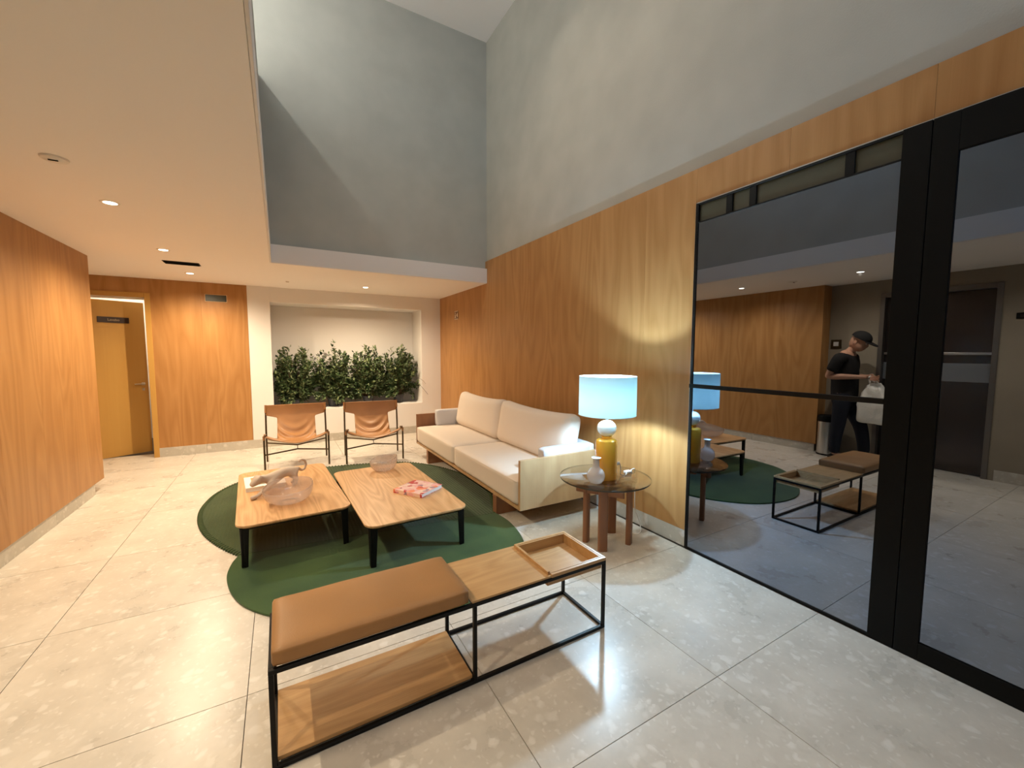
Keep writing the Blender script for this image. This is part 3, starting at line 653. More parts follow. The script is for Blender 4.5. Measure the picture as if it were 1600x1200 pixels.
# leaping-cat figurine: paws at local -x, tail at +x
cat = thing('feline_figurine', 'pale stoneware feline figurine reaching one paw down beside the bowl', 'figurine', (-0.035, 3.99, ZT), math.radians(36)); cat.scale = (1.32, 1.32, 1.32)
z0 = 0.0
cat_ch = [
    [((0.10, 0, 0.108), 0.036), ((0.05, 0, 0.108), 0.033), ((0.0, 0, 0.100), 0.034), ((-0.05, 0, 0.092), 0.038), ((-0.090, 0, 0.094), 0.027), ((-0.122, 0, 0.100), 0.024)],
    [((-0.122, 0, 0.100), 0.024), ((-0.150, 0, 0.096), 0.031), ((-0.180, 0, 0.082), 0.018), ((-0.192, 0, 0.076), 0.012)],
    [((-0.05, 0, 0.092), 0.038), ((-0.085, -0.030, 0.062), 0.018), ((-0.135, -0.036, 0.034), 0.014), ((-0.178, -0.038, 0.014), 0.012), ((-0.222, -0.040, 0.012), 0.016)],
    [((-0.05, 0, 0.092), 0.038), ((-0.045, 0.028, 0.055), 0.018), ((-0.05, 0.030, 0.028), 0.013), ((-0.052, 0.030, 0.012), 0.013), ((-0.075, 0.030, 0.011), 0.012)],
    [((0.10, 0, 0.108), 0.036), ((0.105, 0.026, 0.068), 0.024), ((0.130, 0.028, 0.036), 0.013), ((0.120, 0.028, 0.012), 0.012), ((0.098, 0.028, 0.011), 0.012)],
    [((0.10, 0, 0.108), 0.036), ((0.085, -0.026, 0.066), 0.024), ((0.105, -0.028, 0.036), 0.013), ((0.088, -0.028, 0.012), 0.012), ((0.066, -0.028, 0.011), 0.012)],
    [((0.10, 0, 0.108), 0.036), ((0.138, 0, 0.104), 0.011), ((0.162, 0, 0.082), 0.009), ((0.188, 0, 0.088), 0.0085), ((0.200, 0, 0.118), 0.0085), ((0.190, 0, 0.146), 0.0085), ((0.162, 0, 0.158), 0.008), ((0.142, 0.0, 0.148), 0.007)],
    [((-0.150, 0, 0.096), 0.031), ((-0.140, 0.024, 0.124), 0.009)], [((-0.150, 0, 0.096), 0.031), ((-0.140, -0.024, 0.124), 0.009)],
]
skin_obj('body', cat_ch, M['ceramic'], cat)

# ------------------------------------------------------------------ sofa
sf = thing('sofa', 'cream two-seat sofa with flat oak end panels against the right wall', 'sofa', (1.70, 2.84, 0))
SW, SL = 0.90, 2.96     # depth to the wall, length
B().box(0.0, SW-0.07, 0, 0.030, 0.178, 0.605).build('end_panel', M['sofa_oak'], sf, bevel=0.002)
B().box(0.0, SW-0.07, SL-0.03, SL, 0.178, 0.605).build('end_panel', M['walnut'], sf, bevel=0.002)
B().box(0.0, SW-0.07, 0.03, SL-0.03, 0.178, 0.205).build('base_board', M['sofa_oak'], sf, bevel=0.002)
B().box(SW-0.07, SW-0.04, 0, SL, 0.178, 0.58).build('back_board', M['sofa_oak'], sf, bevel=0.002)
for y in (0.42, SL-0.55): B().box(-0.005, 0.62, y, y+0.07, 0.0, 0.178).build('plinth_leg', M['walnut'], sf, bevel=0.002)
def cushfn(crown, seed, amp=0.004, sag=0.0, axis=2):
    def f(p, u):
        o_ = [i for i in range(3) if i != axis]
        k = max(0, (1-abs(u[o_[0]])**2.4))*max(0, (1-abs(u[o_[1]])**2.4))
        p = p.copy(); p[axis] += math.copysign(crown, u[axis])*k*abs(u[axis])
        n_ = noise.noise(Vector((p.x*6+seed, p.y*6, p.z*6)))*amp+noise.noise(Vector((p.x*19+seed, p.y*13, p.z*19)))*amp*0.5
        p[axis] += n_
        return p
    return f
mid = SL/2
seatY = [(0.032, mid-0.002), (mid+0.002, SL-0.032)]
for i, (a, b) in enumerate(seatY):
    o = B().rbox((0.405, (a+b)/2, 0.320), (0.415, (b-a)/2, 0.113), 0.035, 12, cushfn(0.012, i*5)).build('seat_cushion', M['linen'], sf, smooth=True)
    # piping
    hx, hy = 0.415, (b-a)/2; yc = (a+b)/2
    pp_ = [(0.405+x, yc+y, 0.414) for x, y in rrect(2*hx-0.012, 2*hy-0.012, 0.03, 4)]
    B().tube(pp_, 0.0035, 6, closed=True).build('piping', M['linen'], o, smooth=True)
def backcush(yc, hy, seed):
    def f(p, u):
        p = cushfn(0.035, seed, 0.006, axis=0)(p, u)
        if u.z > 0: p.z -= 0.022*(1-abs(u.y)**1.5)*u.z*(1 if abs(u.y) < 1 else 0); p.z += 0.012*abs(u.y)**4*u.z
        # creases
        p.x += 0.006*math.sin(p.y*22+p.z*9+seed)*max(0, 0.6-abs(u.y-0.4))*abs(u.x)
        return p
    B().rbox((0.66, yc, 0.675), (0.085, hy, 0.245), 0.075, 14, f, rot=(0, math.radians(11), 0)).build('back_cushion', M['linen'], sf, smooth=True)
backcush(0.825, 0.695, 1.0); backcush(2.165, 0.655, 4.0)
for yc in (0.095, SL-0.095): B().rbox((0.53, yc, 0.545), (0.265, 0.060, 0.118), 0.030, 8, cushfn(0.005, yc, axis=1)).build('arm_cushion', M['greylinen'], sf, smooth=True)
B().rbox((0.795, 0.45, 0.56), (0.035, 0.42, 0.105), 0.025, 6).build('back_bolster', M['greylinen'], sf, smooth=True)

# ------------------------------------------------------------------ side table
CX, CY, ZG = 2.195, 2.37, 0.53
sd = thing('side_table', 'round smoked-glass side table on four crossed walnut legs', 'side table', (CX, CY, 0))
B().lathe([(0.0001, ZG-0.012), (0.345, ZG-0.012), (0.349, ZG-0.010), (0.349, ZG-0.002), (0.345, ZG), (0.0001, ZG)], 0, 0, 96).build('glass_top', M['tableglass'], sd, smooth='auto')
B().lathe([(0.3495, ZG-0.0115), (0.3508, ZG-0.006), (0.3495, ZG-0.0005)], 0, 0, 96).build('glass_edge', flat('glass_edge', (0.06, 0.05, 0.035), 0.2), sd, smooth=True)
LEGS = [(-0.115, 0.075), (-0.115, -0.115), (0.150, -0.125), (0.170, 0.090)]
def legpoly(x, y, rz): 
    c, s = math.cos(rz), math.sin(rz); return [(x+c*px_-s*py_, y+s*px_+c*py_) for px_, py_ in rrect(0.072, 0.042, 0.016, 4)]
for (x, y), rz in zip(LEGS, (0.5, -0.5, 0.5, -0.5)): B().prism(legpoly(x, y, rz), 0, 0.470).build('leg', M['walnut'], sd, smooth='auto')
for i, (p0, p1, z) in enumerate((((-0.20, 0.01), (0.22, 0.09), 0.430), ((-0.215, -0.02+0.10), (-0.02, -0.235), 0.430), ((-0.12, -0.15), (0.235, -0.10), 0.474), ((0.11, -0.20), (0.205, 0.20), 0.474))):
    p0, p1 = Vector((*p0, 0)), Vector((*p1, 0)); d = (p1-p0); L_ = d.length; a = math.atan2(d.y, d.x); m_ = (p0+p1)/2
    b = B().prism(rrect(L_, 0.040, 0.012, 4), 0, 0.043); bmesh.ops.rotate(b.bm, verts=b.bm.verts, cent=(0, 0, 0), matrix=Matrix.Rotation(a, 3, 'Z')); bmesh.ops.translate(b.bm, verts=b.bm.verts, vec=(m_.x, m_.y, z))
    b.build('rail', wood('rail_walnut', (0.34, 0.16, 0.075), (0.22, 0.095, 0.045), axis=0, across=14, along=1.5) if i == 0 else bpy.data.materials['rail_walnut'], sd, smooth='auto')

# ------------------------------------------------------------------ table lamp
LX, LY = 2.17, 2.33
tl = thing('table_lamp', 'table lamp with amber cylinder base, opal ball and glowing white drum shade', 'lamp', (LX, LY, ZG))
B().lathe([(0.0001, 0.0), (0.078, 0.0), (0.083, 0.006), (0.083, 0.285), (0.078, 0.300), (0.060, 0.312), (0.0001, 0.314)], 0, 0, 48).build('base', M['amber'], tl, smooth='auto')
B().lathe([(0.030, 0.312), (0.040, 0.318), (0.040, 0.330), (0.030, 0.334)], 0, 0, 32).build('collar', M['amber'], tl, smooth='auto')
sphere = [(max(0.0001, 0.073*math.sin(a)), 0.392-0.064*math.cos(a)) for a in [PI*k/20 for k in range(21)]]
B().lathe(sphere, 0, 0, 40).build('ball', M['opal'], tl, smooth=True)
ZS0, ZS1, RS = 1.028-ZG, 1.322-ZG, 0.215
B().lathe([(RS, ZS0), (RS, ZS1)], 0, 0, 72).build('shade', M['shade'], tl, smooth=True)
for z in (ZS0, ZS1): B().tube([(RS*math.cos(2*PI*k/72), RS*math.sin(2*PI*k/72), z) for k in range(72)], 0.0022, 6, closed=True).build('shade_ring', M['trimw'], tl, smooth=True)
hb = B()
for k in range(3):
    a = 2*PI*k/3+0.5; hb.tube([(0.02*math.cos(a), 0.02*math.sin(a), 0.515), (RS*math.cos(a), RS*math.sin(a), ZS0+0.02)], 0.0015, 6)
hb.build('shade_spider', M['trimw'], tl, smooth='auto')
B().lathe([(0.010, 0.455), (0.010, 0.50), (0.019, 0.505), (0.019, 0.535), (0.0001, 0.536)], 0, 0, 24).build('lamp_holder', M['plastic'], tl, smooth='auto')
B().lathe([(0.0001, 0.537), (0.016, 0.540), (0.024, 0.560), (0.031, 0.585), (0.033, 0.60), (0.028, 0.620), (0.012, 0.632), (0.0001, 0.634)], 0, 0, 24).build('bulb', M['bulbglow'], tl, smooth=True)
bl = [o for o in tl.children if o.name.startswith('bulb')][0]
cb = catmull([(0.070, -0.02, 0.10), (0.10, -0.035, 0.115), (0.125, -0.03, 0.07), (0.135, -0.02, 0.015), (0.18, -0.03, 0.006), (0.22, 0.0, 0.006), (0.30, 0.04, 0.006), (0.372, 0.06, 0.006), (0.384, 0.062, -0.05), (0.372, 0.05, -0.20), (0.36, 0.03, -0.33), (0.385, 0.0, -0.44), (0.36, -0.03, -0.50), (0.33, 0.02, -0.525), (0.40, 0.12, -0.526)], 8, False)
B().tube(cb, 0.0035, 8).build('cord', M['cable'], tl, smooth=True)
B().tube([(0.066, -0.02, 0.10), (0.105, -0.036, 0.113)], [0.011, 0.014], 14).build('cord_socket', M['cable'], tl, smooth='auto')
B().box(0.215, 0.275, -0.010, 0.030, 0.001, 0.022).build('switch', M['cable'], tl, bevel=0.004)

vs_ = thing('glass_vase', 'small frosted white bulb vase with narrow neck in front of the lamp', 'vase', (2.018, 2.272, ZG))
B().lathe([(0.0001, 0.0), (0.030, 0.001), (0.048, 0.012), (0.062, 0.034), (0.067, 0.060), (0.061, 0.088), (0.045, 0.108), (0.028, 0.120), (0.024, 0.135), (0.024, 0.182), (0.030, 0.190), (0.034, 0.193), (0.034, 0.196), (0.022, 0.190), (0.020, 0.135)], 0, 0, 48).build('vessel', M['vaseglass'], vs_, smooth=True)
B().lathe([(0.034, 0.190), (0.0355, 0.193), (0.034, 0.1965), (0.0305, 0.1965)], 0, 0, 40).build('lip', M['opal'], vs_, smooth=True)

# ------------------------------------------------------------------ bench
X0, X1, XM, Y0, Y1, ZB = -0.075, 1.495, 0.722, 1.590, 1.965, 0.382
T = 0.017
bn = thing('bench', 'long black steel frame bench with caramel cushion, oak shelf and tray', 'bench', (X0, Y0, 0))
def bb(b, x0, x1, y0, y1, z0, z1): b.box(x0-X0, x1-X0, y0-Y0, y1-Y0, z0, z1); return b
fr = B()
for z0, z1 in ((0.001, T), (ZB-T, ZB)):
    for y in (Y0, Y1-T): bb(fr, X0, X1, y, y+T, z0, z1)
    for x in (X0, X1-T): bb(fr, x, x+T, Y0+T, Y1-T, z0, z1)
bb(fr, XM-T/2, XM+T/2, Y0+T, Y1-T, ZB-T, ZB); bb(fr, XM-T/2, XM+T/2, Y0+T, Y1-T, 0.001, T)
fr.build('frame', M['black'], bn, bevel=0.0015, seg=1)
for x in (X0, XM-T/2, X1-T):
    for y in (Y0, Y1-T): bb(B(), x, x+T, y, y+T, T, ZB-T).build('leg', M['black'], bn, bevel=0.0015, seg=1)
b = bb(B(), X0+T+0.001, XM-T/2-0.001, Y0+T+0.001, Y1-T-0.001, 0.020, 0.036); b.build('lower_shelf', M['oak_x'], bn, bevel=0.001)
b = bb(B(), XM-0.012, 1.140, Y0+0.004, Y1-0.004, ZB+0.0003, ZB+0.011); b.build('bench_top', M['oak_x'], bn, bevel=0.001)
# tray
tx0, tx1, ty0, ty1, tz0, tz1 = 1.125, 1.478, Y0+0.0185, Y1-0.0185, 0.335, ZB+0.027
tr = B(); bb(tr, tx0, tx1, ty0, ty1, tz0, tz0+0.008)
bb(tr, tx0, tx0+0.014, ty0, ty1, tz0+0.008, tz1); bb(tr, tx1-0.010, tx1, ty0, ty1, tz0+0.008, ZB+0.016)
bb(tr, tx0+0.014, tx1-0.010, ty0, ty0+0.010, tz0+0.008, ZB+0.016); bb(tr, tx0+0.014, tx1-0.010, ty1-0.010, ty1, tz0+0.008, ZB+0.016)
tr.build('tray', M['oak_x'], bn, bevel=0.0012, seg=1)
rim = B()
bb(rim, tx0+0.0145, X1, Y0+0.0, Y0+0.016, ZB+0.0003, ZB+0.017); bb(rim, tx0+0.0145, X1, Y1-0.016, Y1, ZB+0.0003, ZB+0.017); bb(rim, X1-0.016, X1, Y0+0.016, Y1-0.016, ZB+0.0003, ZB+0.017)
rim.build('tray_rim', M['oak_x'], bn, bevel=0.0012, seg=1)
def bcf(p, u):
    k = max(0, 1-abs(u.x)**4)*max(0, 1-abs(u.y)**4); p = p.copy()
    if u.z > 0: p.z += 0.010*k*u.z
    p.z += u.z*0.0035*math.sin(p.x*52+10*p.y)*math.exp(-((p.x-0.02)/0.09)**2)*k + noise.noise(p*7)*0.003*(u.z > 0)
    return p
cxm = (X0+0.006+XM-0.020)/2
B().rbox((cxm-X0, (Y0+Y1)/2-Y0, ZB+0.034), ((XM-0.030-X0-0.006)/2, (Y1-Y0)/2-0.004, 0.0335), 0.016, 14, bcf).build('seat_pad', M['leather2'], bn, smooth=True)

# ------------------------------------------------------------------ leather sling chairs
def sling_chair(label):
    W, D = 0.37, 0.255
    t = thing('sling_chair', label, 'chair', (0, 0, 0), 0, 'tan leather sling chairs below the plant niche')
    for sx in (-1, 1):
        B().tube([(sx*W, D, 0.0), (sx*W, D, 0.44), (sx*(W-0.003), D+0.03, 0.778)], 0.0115, 10).build('back_leg', M['bronze'], t, smooth='auto')
        B().tube([(sx*W, -D, 0.0), (sx*W, -D, 0.440), (sx*(W-0.006), -D+0.008, 0.453), (sx*(W-0.03), -D+0.03, 0.457)], 0.0115, 10).build('front_leg', M['bronze'], t, smooth='auto')
    B().tube([(-W, D, 0.262), (0.0, 0.05, 0.240), (W, D, 0.262)], 0.0095, 8).tube([(-W, -D, 0.205), (0.0, -0.05, 0.205), (W, -D, 0.205)], 0.0095, 8).tube([(0, 0.05, 0.240), (0, -0.05, 0.205)], 0.005, 8).build('stretcher', M['bronze'], t, smooth='auto')
    # sling: v from the top of the back to the front lip
    path = catmull([(D+0.030, 0.776), (D+0.020, 0.70), (D-0.002, 0.62), (D-0.05, 0.53), (D-0.12, 0.44), (D-0.21, 0.375), (D-0.31, 0.345), (-0.13, 0.338), (-0.20, 0.345), (-D, 0.352)], 6, False)
    path = [Vector((p[0], p[1])) for p in path]; m = len(path); NU = 24
    def hw(v):
        def sm_(a, b, x): x = max(0, min(1, (x-a)/(b-a))); return x*x*(3-2*x)
        return W*(1-0.37*sm_(0.19, 0.25, v)) + W*0.37*sm_(0.76, 0.88, v)
    b = B(); g_ = []
    for j in range(m):
        v = j/(m-1); row = []
        for i in range(NU+1):
            u = -1+2*i/NU; y, z = path[j].x, path[j].y; hwv = hw(v); x = u*hwv; ax = abs(x)/W
            lift = 0.0
            s1 = max(0, min(1, (v-0.35)/0.35)); lift += s1*0.03*ax**2
            s2 = max(0, min(1, (v-0.78)/0.14)); s2 = s2*s2*(3-2*s2); lift = lift*(1-s2)+s2*0.112*ax**1.7; s3 = max(0, (v-0.88)/0.12); lift -= 0.030*s3**1.5
            z += lift
            if v > 0.78: y += s2*(-D+0.0-y)*0.35*ax**2
            # gathered creases in the middle
            cr_ = math.exp(-((v-0.55)/0.17)**2)
            y += cr_*0.015*math.sin(v*42+ax*ax*24+u*1.5); z += cr_*0.012*math.cos(v*42+ax*ax*24+u*1.5+1)
            row.append(b.bm.verts.new((x, y, z)))
        g_.append(row)
    for j in range(m-1):
        for i in range(NU): b.bm.faces.new((g_[j][i], g_[j][i+1], g_[j+1][i+1], g_[j+1][i]))
    o = b.build('sling', M['leather'], t, smooth=True); s_ = o.modifiers.new('s', 'SOLIDIFY'); s_.thickness = 0.004; s_.offset = 0
    for sx in (-1, 1):   # leather loops round the posts
        b = B(); b.tube([(sx*(W-0.001), D+0.016, 0.672), (sx*(W-0.003), D+0.030, 0.779)], 0.0135, 10).build('post_loop', M['leather'], t, smooth='auto')
        b = B(); b.tube([(sx*W, -D-0.0, 0.395), (sx*W, -D, 0.440), (sx*(W-0.014), -D+0.014, 0.462)], [0.013, 0.015, 0.016], 10).build('front_loop', M['leather'], t, smooth='auto')
    return t
c1 = sling_chair('left tan leather sling chair on thin dark metal legs'); c1.location = (0.172, 6.16, 0); c1.rotation_euler = (0, 0, math.radians(-1.5))
c2 = dup(c1, (1.132, 5.99, 0), math.radians(-5.5), 'right tan leather sling chair, the one nearer the sofa')

# ------------------------------------------------------------------ niche plants
PG = 'bushy green plants in the wall niche'
def bush(label, x, y, rx, ry, h, seed, zb=NZ0):
    rnd = random.Random(seed)
    t = thing('potted_plant', label, 'plant', (x, y, zb), 0, PG)
    B().lathe([(0.0001, 0.0), (0.075, 0.0), (0.098, 0.14), (0.106, 0.145), (0.106, 0.155), (0.092, 0.155), (0.088, 0.13), (0.0001, 0.13)], 0, 0, 28).build('pot', M['pot'], t, smooth='auto')
    tw = B(); vsl = []; fsl = []
    def leaf_at(p, d, s):
        d = d.normalized(); sd_ = d.cross(Vector((rnd.uniform(-.4, .4), rnd.uniform(-.4, .4), 1))).normalized(); nrm = sd_.cross(d)
        i = len(vsl); vsl.extend([p, p+d*s*0.5+sd_*s*0.30-nrm*s*0.08, p+d*s*0.5+nrm*s*0.03, p+d*s*0.5-sd_*s*0.30-nrm*s*0.08, p+d*s])
        fsl.extend([(i, i+1, i+2), (i, i+2, i+3), (i+1, i+4, i+2), (i+2, i+4, i+3)])
    for k in range(120):
        a = rnd.uniform(0, 2*PI); q = math.sqrt(rnd.uniform(0, 1)); zt = rnd.uniform(0.02, 1.0)
        end = Vector((rx*q*math.cos(a)*(0.75+0.35*math.sin(PI*zt)), ry*q*math.sin(a), 0.10+h*zt*(1-0.28*q*q)))
        st0 = Vector((0.03*math.cos(a), 0.03*math.sin(a), 0.12)); midp = (st0+end)/2+Vector((0.05*math.cos(a), 0.03*math.sin(a), 0.06+0.04*rnd.random()))
        # keep inside the niche at the back
        pts = catmull([tuple(st0), tuple(midp), tuple(end)], 5, False)
        tw.tube(pts, [0.004*(1-0.7*i/len(pts)) for i in range(len(pts))], 4)
        for i, p in enumerate(pts):
            if i < 3: continue
            dv = (pts[min(i+1, len(pts)-1)]-pts[i-1]).normalized()
            for _ in range(5):
                dd = dv+Vector((rnd.gauss(0, .9), rnd.gauss(0, .9), rnd.gauss(0, .6)-0.1)); pp2 = p+Vector((rnd.gauss(0, .018), rnd.gauss(0, .018), rnd.gauss(0, .018)))
                s_ = rnd.uniform(0.040, 0.078)
                q2 = pp2+dd.normalized()*s_
                if y+pp2.y < YB+0.03 and pp2.z < 0.25: continue
                if y+pp2.y > YB+ND-0.03 or y+q2.y > YB+ND-0.02: continue
                if x+min(pp2.x, q2.x) < NX0+0.01 and y+max(pp2.y, q2.y) > YB-0.01: continue
                if pp2.z < 0.03 or q2.z < 0.02: continue
                leaf_at(pp2, dd, s_)
    tw.build('stems', M['bark'], t)
    me = bpy.data.meshes.new('foliage'); me.from_pydata([tuple(v) for v in vsl], [], fsl); me.materials.append(M['leaf'])
    o = bpy.data.objects.new('foliage', me); COL.objects.link(o); o.parent = t; o['kind'] = 'stuff'
    return t
bush('leftmost bushy green plant in the wall niche, wide and full', 0.22, 7.72, 0.36, 0.24, 1.00, 1)
bush('second plant from the left in the niche, with upright sprigs', 0.80, 7.72, 0.36, 0.24, 1.00, 2)
bush('third plant from the left in the niche, behind the right chair', 1.38, 7.72, 0.36, 0.24, 1.00, 3)
b4 = bush('rightmost niche plant with a thin twig poking out past the wall edge', 1.93, 7.72, 0.36, 0.24, 1.00, 4)
tw = B().tube(catmull([(0.10, -0.10, 0.45), (0.30, -0.28, 0.36), (0.46, -0.36, 0.16)], 6, False), 0.003, 5).tube(catmull([(0.18, -0.16, 0.5), (0.34, -0.30, 0.45), (0.42, -0.36, 0.36)], 6, False), 0.0025, 5)
tw.build('twig', M['bark'], b4)

# ------------------------------------------------------------------ hall things, seen mirrored in the glass doors
el = thing('lift_door', 'dark steel lift door with a bright horizontal band, seen in the glass', 'lift', (XG, (LY0+LY1)/2, 0))
hw_ = (LY1-LY0)/2
M['liftframe'] = flat('lift_frame', (0.22, 0.20, 0.18), 0.4, metal=0.8)
B().box(-0.10, 0.012, -hw_, -hw_+0.05, 0, LZ).box(-0.10, 0.012, hw_-0.05, hw_, 0, LZ).box(-0.10, 0.012, -hw_+0.05, hw_-0.05, LZ-0.06, LZ).build('frame', M['liftframe'], el, bevel=0.003)
for s_ in (-1, 1):
    a_, b_ = sorted((s_*0.003, s_*(hw_-0.052)))
    B().box(-0.09, -0.07, a_, b_, 0.005, LZ-0.062).build('panel', M['darksteel'], el, bevel=0.002)
B().box(-0.068, -0.045, -hw_+0.055, hw_-0.055, 1.485, 1.515).build('bumper_rail', M['steel'], el, bevel=0.004)
B().box(-0.069, -0.062, -hw_+0.055, hw_-0.055, 1.15, 1.38).build('lower_band', flat('band_steel', (0.30, 0.33, 0.36), 0.4, metal=0.8), el)
lp = thing('lift_display', 'small dark floor indicator plate beside the lift, in the glass', 'display', (XG, 1.13, 1.93))
B().box(0, 0.015, -0.09, 0.09, -0.035, 0.035).build('plate', M['black'], lp, bevel=0.003)
B().box(0.015, 0.016, -0.06, 0.06, -0.02, 0.02).build('screen', M['darksteel'], lp)
ic = thing('call_panel', 'small dark wall panel with a pale screen near the veneer corner', 'panel', (XG, 2.93, 1.64))
B().box(0, 0.02, -0.065, 0.065, -0.065, 0.065).build('plate', M['bronze'], ic, bevel=0.003)
B().box(0.02, 0.022, -0.032, 0.032, -0.03, 0.032).build('screen', M['plastic'], ic)
bi = thing('waste_bin', 'brushed steel waste bin with black lid beside the veneer corner', 'bin', (-1.70, 2.87, 0))
B().lathe([(0.0001, 0.02), (0.125, 0.02), (0.125, 0.50), (0.121, 0.50)], 0, 0, 40).build('body', M['steel'], bi, smooth='auto')
B().lathe([(0.0001, 0), (0.128, 0), (0.128, 0.022), (0.0001, 0.022)], 0, 0, 40).build('foot_ring', M['black_matt'], bi, smooth='auto')
B().lathe([(0.129, 0.495), (0.129, 0.56), (0.118, 0.585), (0.06, 0.592), (0.0001, 0.593)], 0, 0, 40).build('lid', M['black_matt'], bi, smooth='auto')

# person: faces -Y, left side towards +X
PX, PY = -1.50, 2.60
ps = thing('person', 'person in black cap, black t-shirt and dark trousers looking down at a bag', 'person', (PX, PY, 0))
def hand(wr, dirv, side, palmdown, curl):
    """palm + five fingers; wr wrist, dirv finger direction, side = thumb side direction"""
    d = Vector(dirv).normalized(); s = Vector(side).normalized(); n = d.cross(s).normalized(); w0 = Vector(wr); ch = []
    palm = w0+d*0.045
    for k, (off, ln) in enumerate(((0.030, 0.070), (0.010, 0.080), (-0.010, 0.075), (-0.029, 0.058))):
        b0 = w0+d*0.05+s*off*0.8; b1 = w0+d*0.092+s*off; ang = curl; b2 = b1+(d*math.cos(ang)-n*math.sin(ang))*ln*0.5; b3 = b2+(d*math.cos(ang*2.1)-n*math.sin(ang*2.1))*ln*0.5
        ch.append([(tuple(b0), 0.0095), (tuple(b1), 0.0095), (tuple(b2), 0.0082), (tuple(b3), 0.007)])
    t1 = w0+d*0.02+s*0.02; t2 = t1+s*0.03+d*0.03-n*0.01; t3 = t2+d*0.033-n*0.012; ch.append([(tuple(t1), 0.011), (tuple(t2), 0.010), (tuple(t3), 0.008)])
    return ch, palm
sh = 1.455
body = [
    [((0, 0.02, 0.96), 0.125), ((0, 0.025, 1.10), 0.115), ((0, 0.03, 1.25), 0.130), ((0, 0.02, 1.41), 0.130), ((0, -0.010, 1.525), 0.058), ((0, -0.050, 1.570), 0.054), ((0, -0.085, 1.625), 0.052)],
]
for s in (-1, 1):
    body.append([((0, 0.02, 1.41), 0.130), ((s*0.13, 0.015, 1.465), 0.070), ((s*0.205, 0.02, 1.445), 0.058), ((s*0.235, 0.085, 1.29), 0.049), ((s*0.25, 0.140, 1.175), 0.041),
                 ((s*0.20, 0.02, 1.185), 0.043), ((s*0.12, -0.13, 1.185), 0.032), ((s*0.09, -0.20, 1.185), 0.026), ((s*0.075, -0.245, 1.18), (0.030, 0.018))])
    ky, fy = ((0.03, 0.06) if s > 0 else (-0.15, -0.20))
    body.append([((0, 0.02, 0.96), 0.125), ((s*0.095, 0.01, 0.86), 0.090), ((s*0.105, ky, 0.50), 0.058), ((s*0.105, fy, 0.10), 0.038), ((s*0.105, fy-0.06, 0.055), 0.036), ((s*0.110, fy-0.16, 0.045), 0.030)])
    hc, _ = hand((s*0.082, -0.225, 1.18), (-s*0.35, -1, -0.15), (-s*0.5, 0.1, 0.8), 0, 0.55); body += hc
bo_ = skin_obj('body', body, M['skin'], ps)
def headfn(p, u):
    p = p.copy()
    if u.z < 0: p.x *= 1-0.28*(-u.z)**1.5; p.y *= 1-0.12*(-u.z)**1.5; p.y -= 0.010*(-u.z)       # jaw and chin
    nose = math.exp(-((p.x/0.014)**2+((p.z+0.012)/0.026)**2)) if u.y < 0 else 0; p.y -= 0.024*nose
    for sx in (-1, 1):
        if u.y < 0: p.y += 0.008*math.exp(-(((p.x-sx*0.030)/0.014)**2+((p.z-0.012)/0.012)**2))   # eye sockets
    if u.y < 0: p.y -= 0.006*math.exp(-((p.x/0.022)**2+((p.z+0.055)/0.008)**2))                    # lips
    return p
hb_ = B(); HR = (math.radians(28), 0, 0)
hb_.rbox((0, -0.110, 1.655), (0.078, 0.100, 0.122), 0.070, 18, headfn, rot=HR)
for sx in (-1, 1): hb_.rbox((sx*0.080, -0.098, 1.652), (0.010, 0.018, 0.030), 0.009, 3, None, rot=HR)
hm_ = bpy.data.meshes.new('head'); hb_.bm.to_mesh(hm_); hb_.bm.free(); jb = bmesh.new(); jb.from_mesh(bo_.data); jb.from_mesh(hm_); bmesh.ops.recalc_face_normals(jb, faces=jb.faces); jb.to_mesh(bo_.data); jb.free()
bo_.data.polygons.foreach_set('use_smooth', [True]*len(bo_.data.polygons))
tee = [[((0, 0.02, 0.80), 0.140), ((0, 0.02, 0.90), 0.165), ((0, 0.025, 1.05), 0.165), ((0, 0.03, 1.22), 0.165), ((0, 0.02, 1.40), 0.160), ((0, 0.000, 1.515), 0.082)]]
for s in (-1, 1): tee.append([((0, 0.02, 1.40), 0.160), ((s*0.13, 0.015, 1.465), 0.090), ((s*0.21, 0.022, 1.445), 0.080), ((s*0.233, 0.080, 1.30), 0.070), ((s*0.243, 0.105, 1.245), 0.068)])
skin_obj('tshirt', tee, M['cap'], ps)
tr_ = [[((0, 0.02, 1.05), 0.150), ((0, 0.02, 0.97), 0.152), ((0, 0.02, 0.90), 0.140)]]
for s in (-1, 1):
    ky, fy = ((0.03, 0.06) if s > 0 else (-0.15, -0.20))
    tr_.append([((0, 0.02, 0.90), 0.140), ((s*0.100, 0.01, 0.80), 0.108), ((s*0.108, ky, 0.50), 0.085), ((s*0.108, fy, 0.22), 0.072), ((s*0.108, fy, 0.085), 0.070)])
skin_obj('trousers', tr_, M['jeans'], ps)
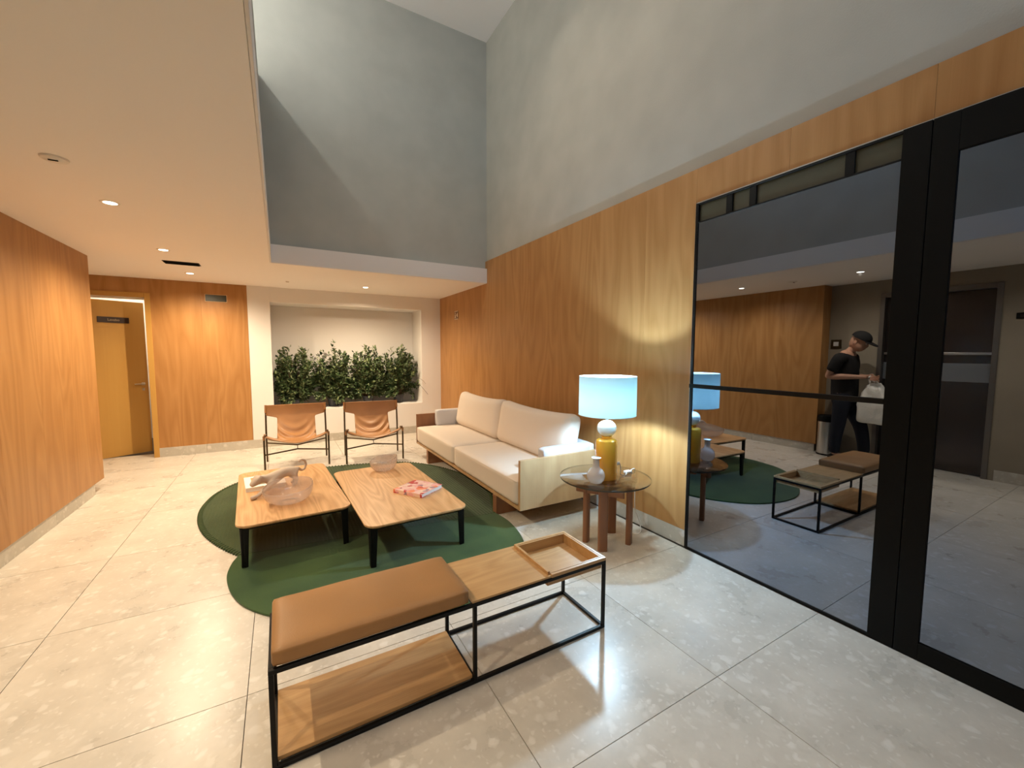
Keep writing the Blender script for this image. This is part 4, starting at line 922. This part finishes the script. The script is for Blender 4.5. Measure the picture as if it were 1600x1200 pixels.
cp = B(); 
sph = [(max(0.0001, 0.108*math.sin(a)), 0.098*math.cos(a)) for a in [PI*0.5*k/10 for k in range(11)]]; sph.reverse()
cp.lathe(sph, 0, 0, 32); cpo = cp
vis = [(0.085*math.cos(a), -0.075-0.115*abs(math.sin(a))**0.7) for a in [PI*k/14 for k in range(15)]]
cp.prism([(x, y) for x, y in vis], -0.006, 0.004)
o = cp.build('cap', M['cap'], ps, smooth='auto', loc=(0, -0.132, 1.700)); o.rotation_euler = (math.radians(32), 0, 0); o.scale = (1.05, 1.10, 1.05)
for s in (-1, 1):
    ky, fy = ((0.03, 0.06) if s > 0 else (-0.15, -0.20))
    B().rbox((s*0.108, fy-0.07, 0.045), (0.048, 0.135, 0.045), 0.035, 6).build('shoe', M['cap'], ps, smooth=True)
    B().rbox((s*0.030, -0.196, 1.625), (0.011, 0.008, 0.006), 0.005, 3).build('eye', M['pages'], ps, smooth=True)
bg = thing('plastic_bag', 'full white plastic carrier bag held by the person in the glass', 'bag', (PX+0.0, PY-0.33, 0))
def bagf(p, u):
    p = p.copy(); t_ = (u.z+1)/2; k = 1-0.62*max(0, t_-0.45)/0.55
    p.x *= k; p.y *= k*(1.0-0.08*math.sin(6*t_))
    n_ = noise.noise(Vector((p.x*16, p.y*16, p.z*9)))*0.022; d = Vector((p.x, p.y, 0)); 
    if d.length > 0.01: p += d.normalized()*n_
    p.z += 0.03*noise.noise(Vector((p.x*9+4, p.y*9, 1)))*(1-t_)
    return p
B().rbox((0, 0.02, 0.84), (0.115, 0.165, 0.27), 0.06, 16, bagf).build('sack', M['bag'], bg, smooth=True)
B().tube(catmull([(0.02, 0.06, 1.08), (0.03, 0.075, 1.16), (0.0, 0.08, 1.20), (-0.02, 0.04, 1.13), (-0.01, 0.0, 1.08)], 5, False), 0.013, 8).tube(catmull([(-0.02, -0.02, 1.08), (0.02, 0.03, 1.17), (0.04, 0.06, 1.19)], 5, False), 0.012, 8).build('handle', M['bag'], bg, smooth=True)
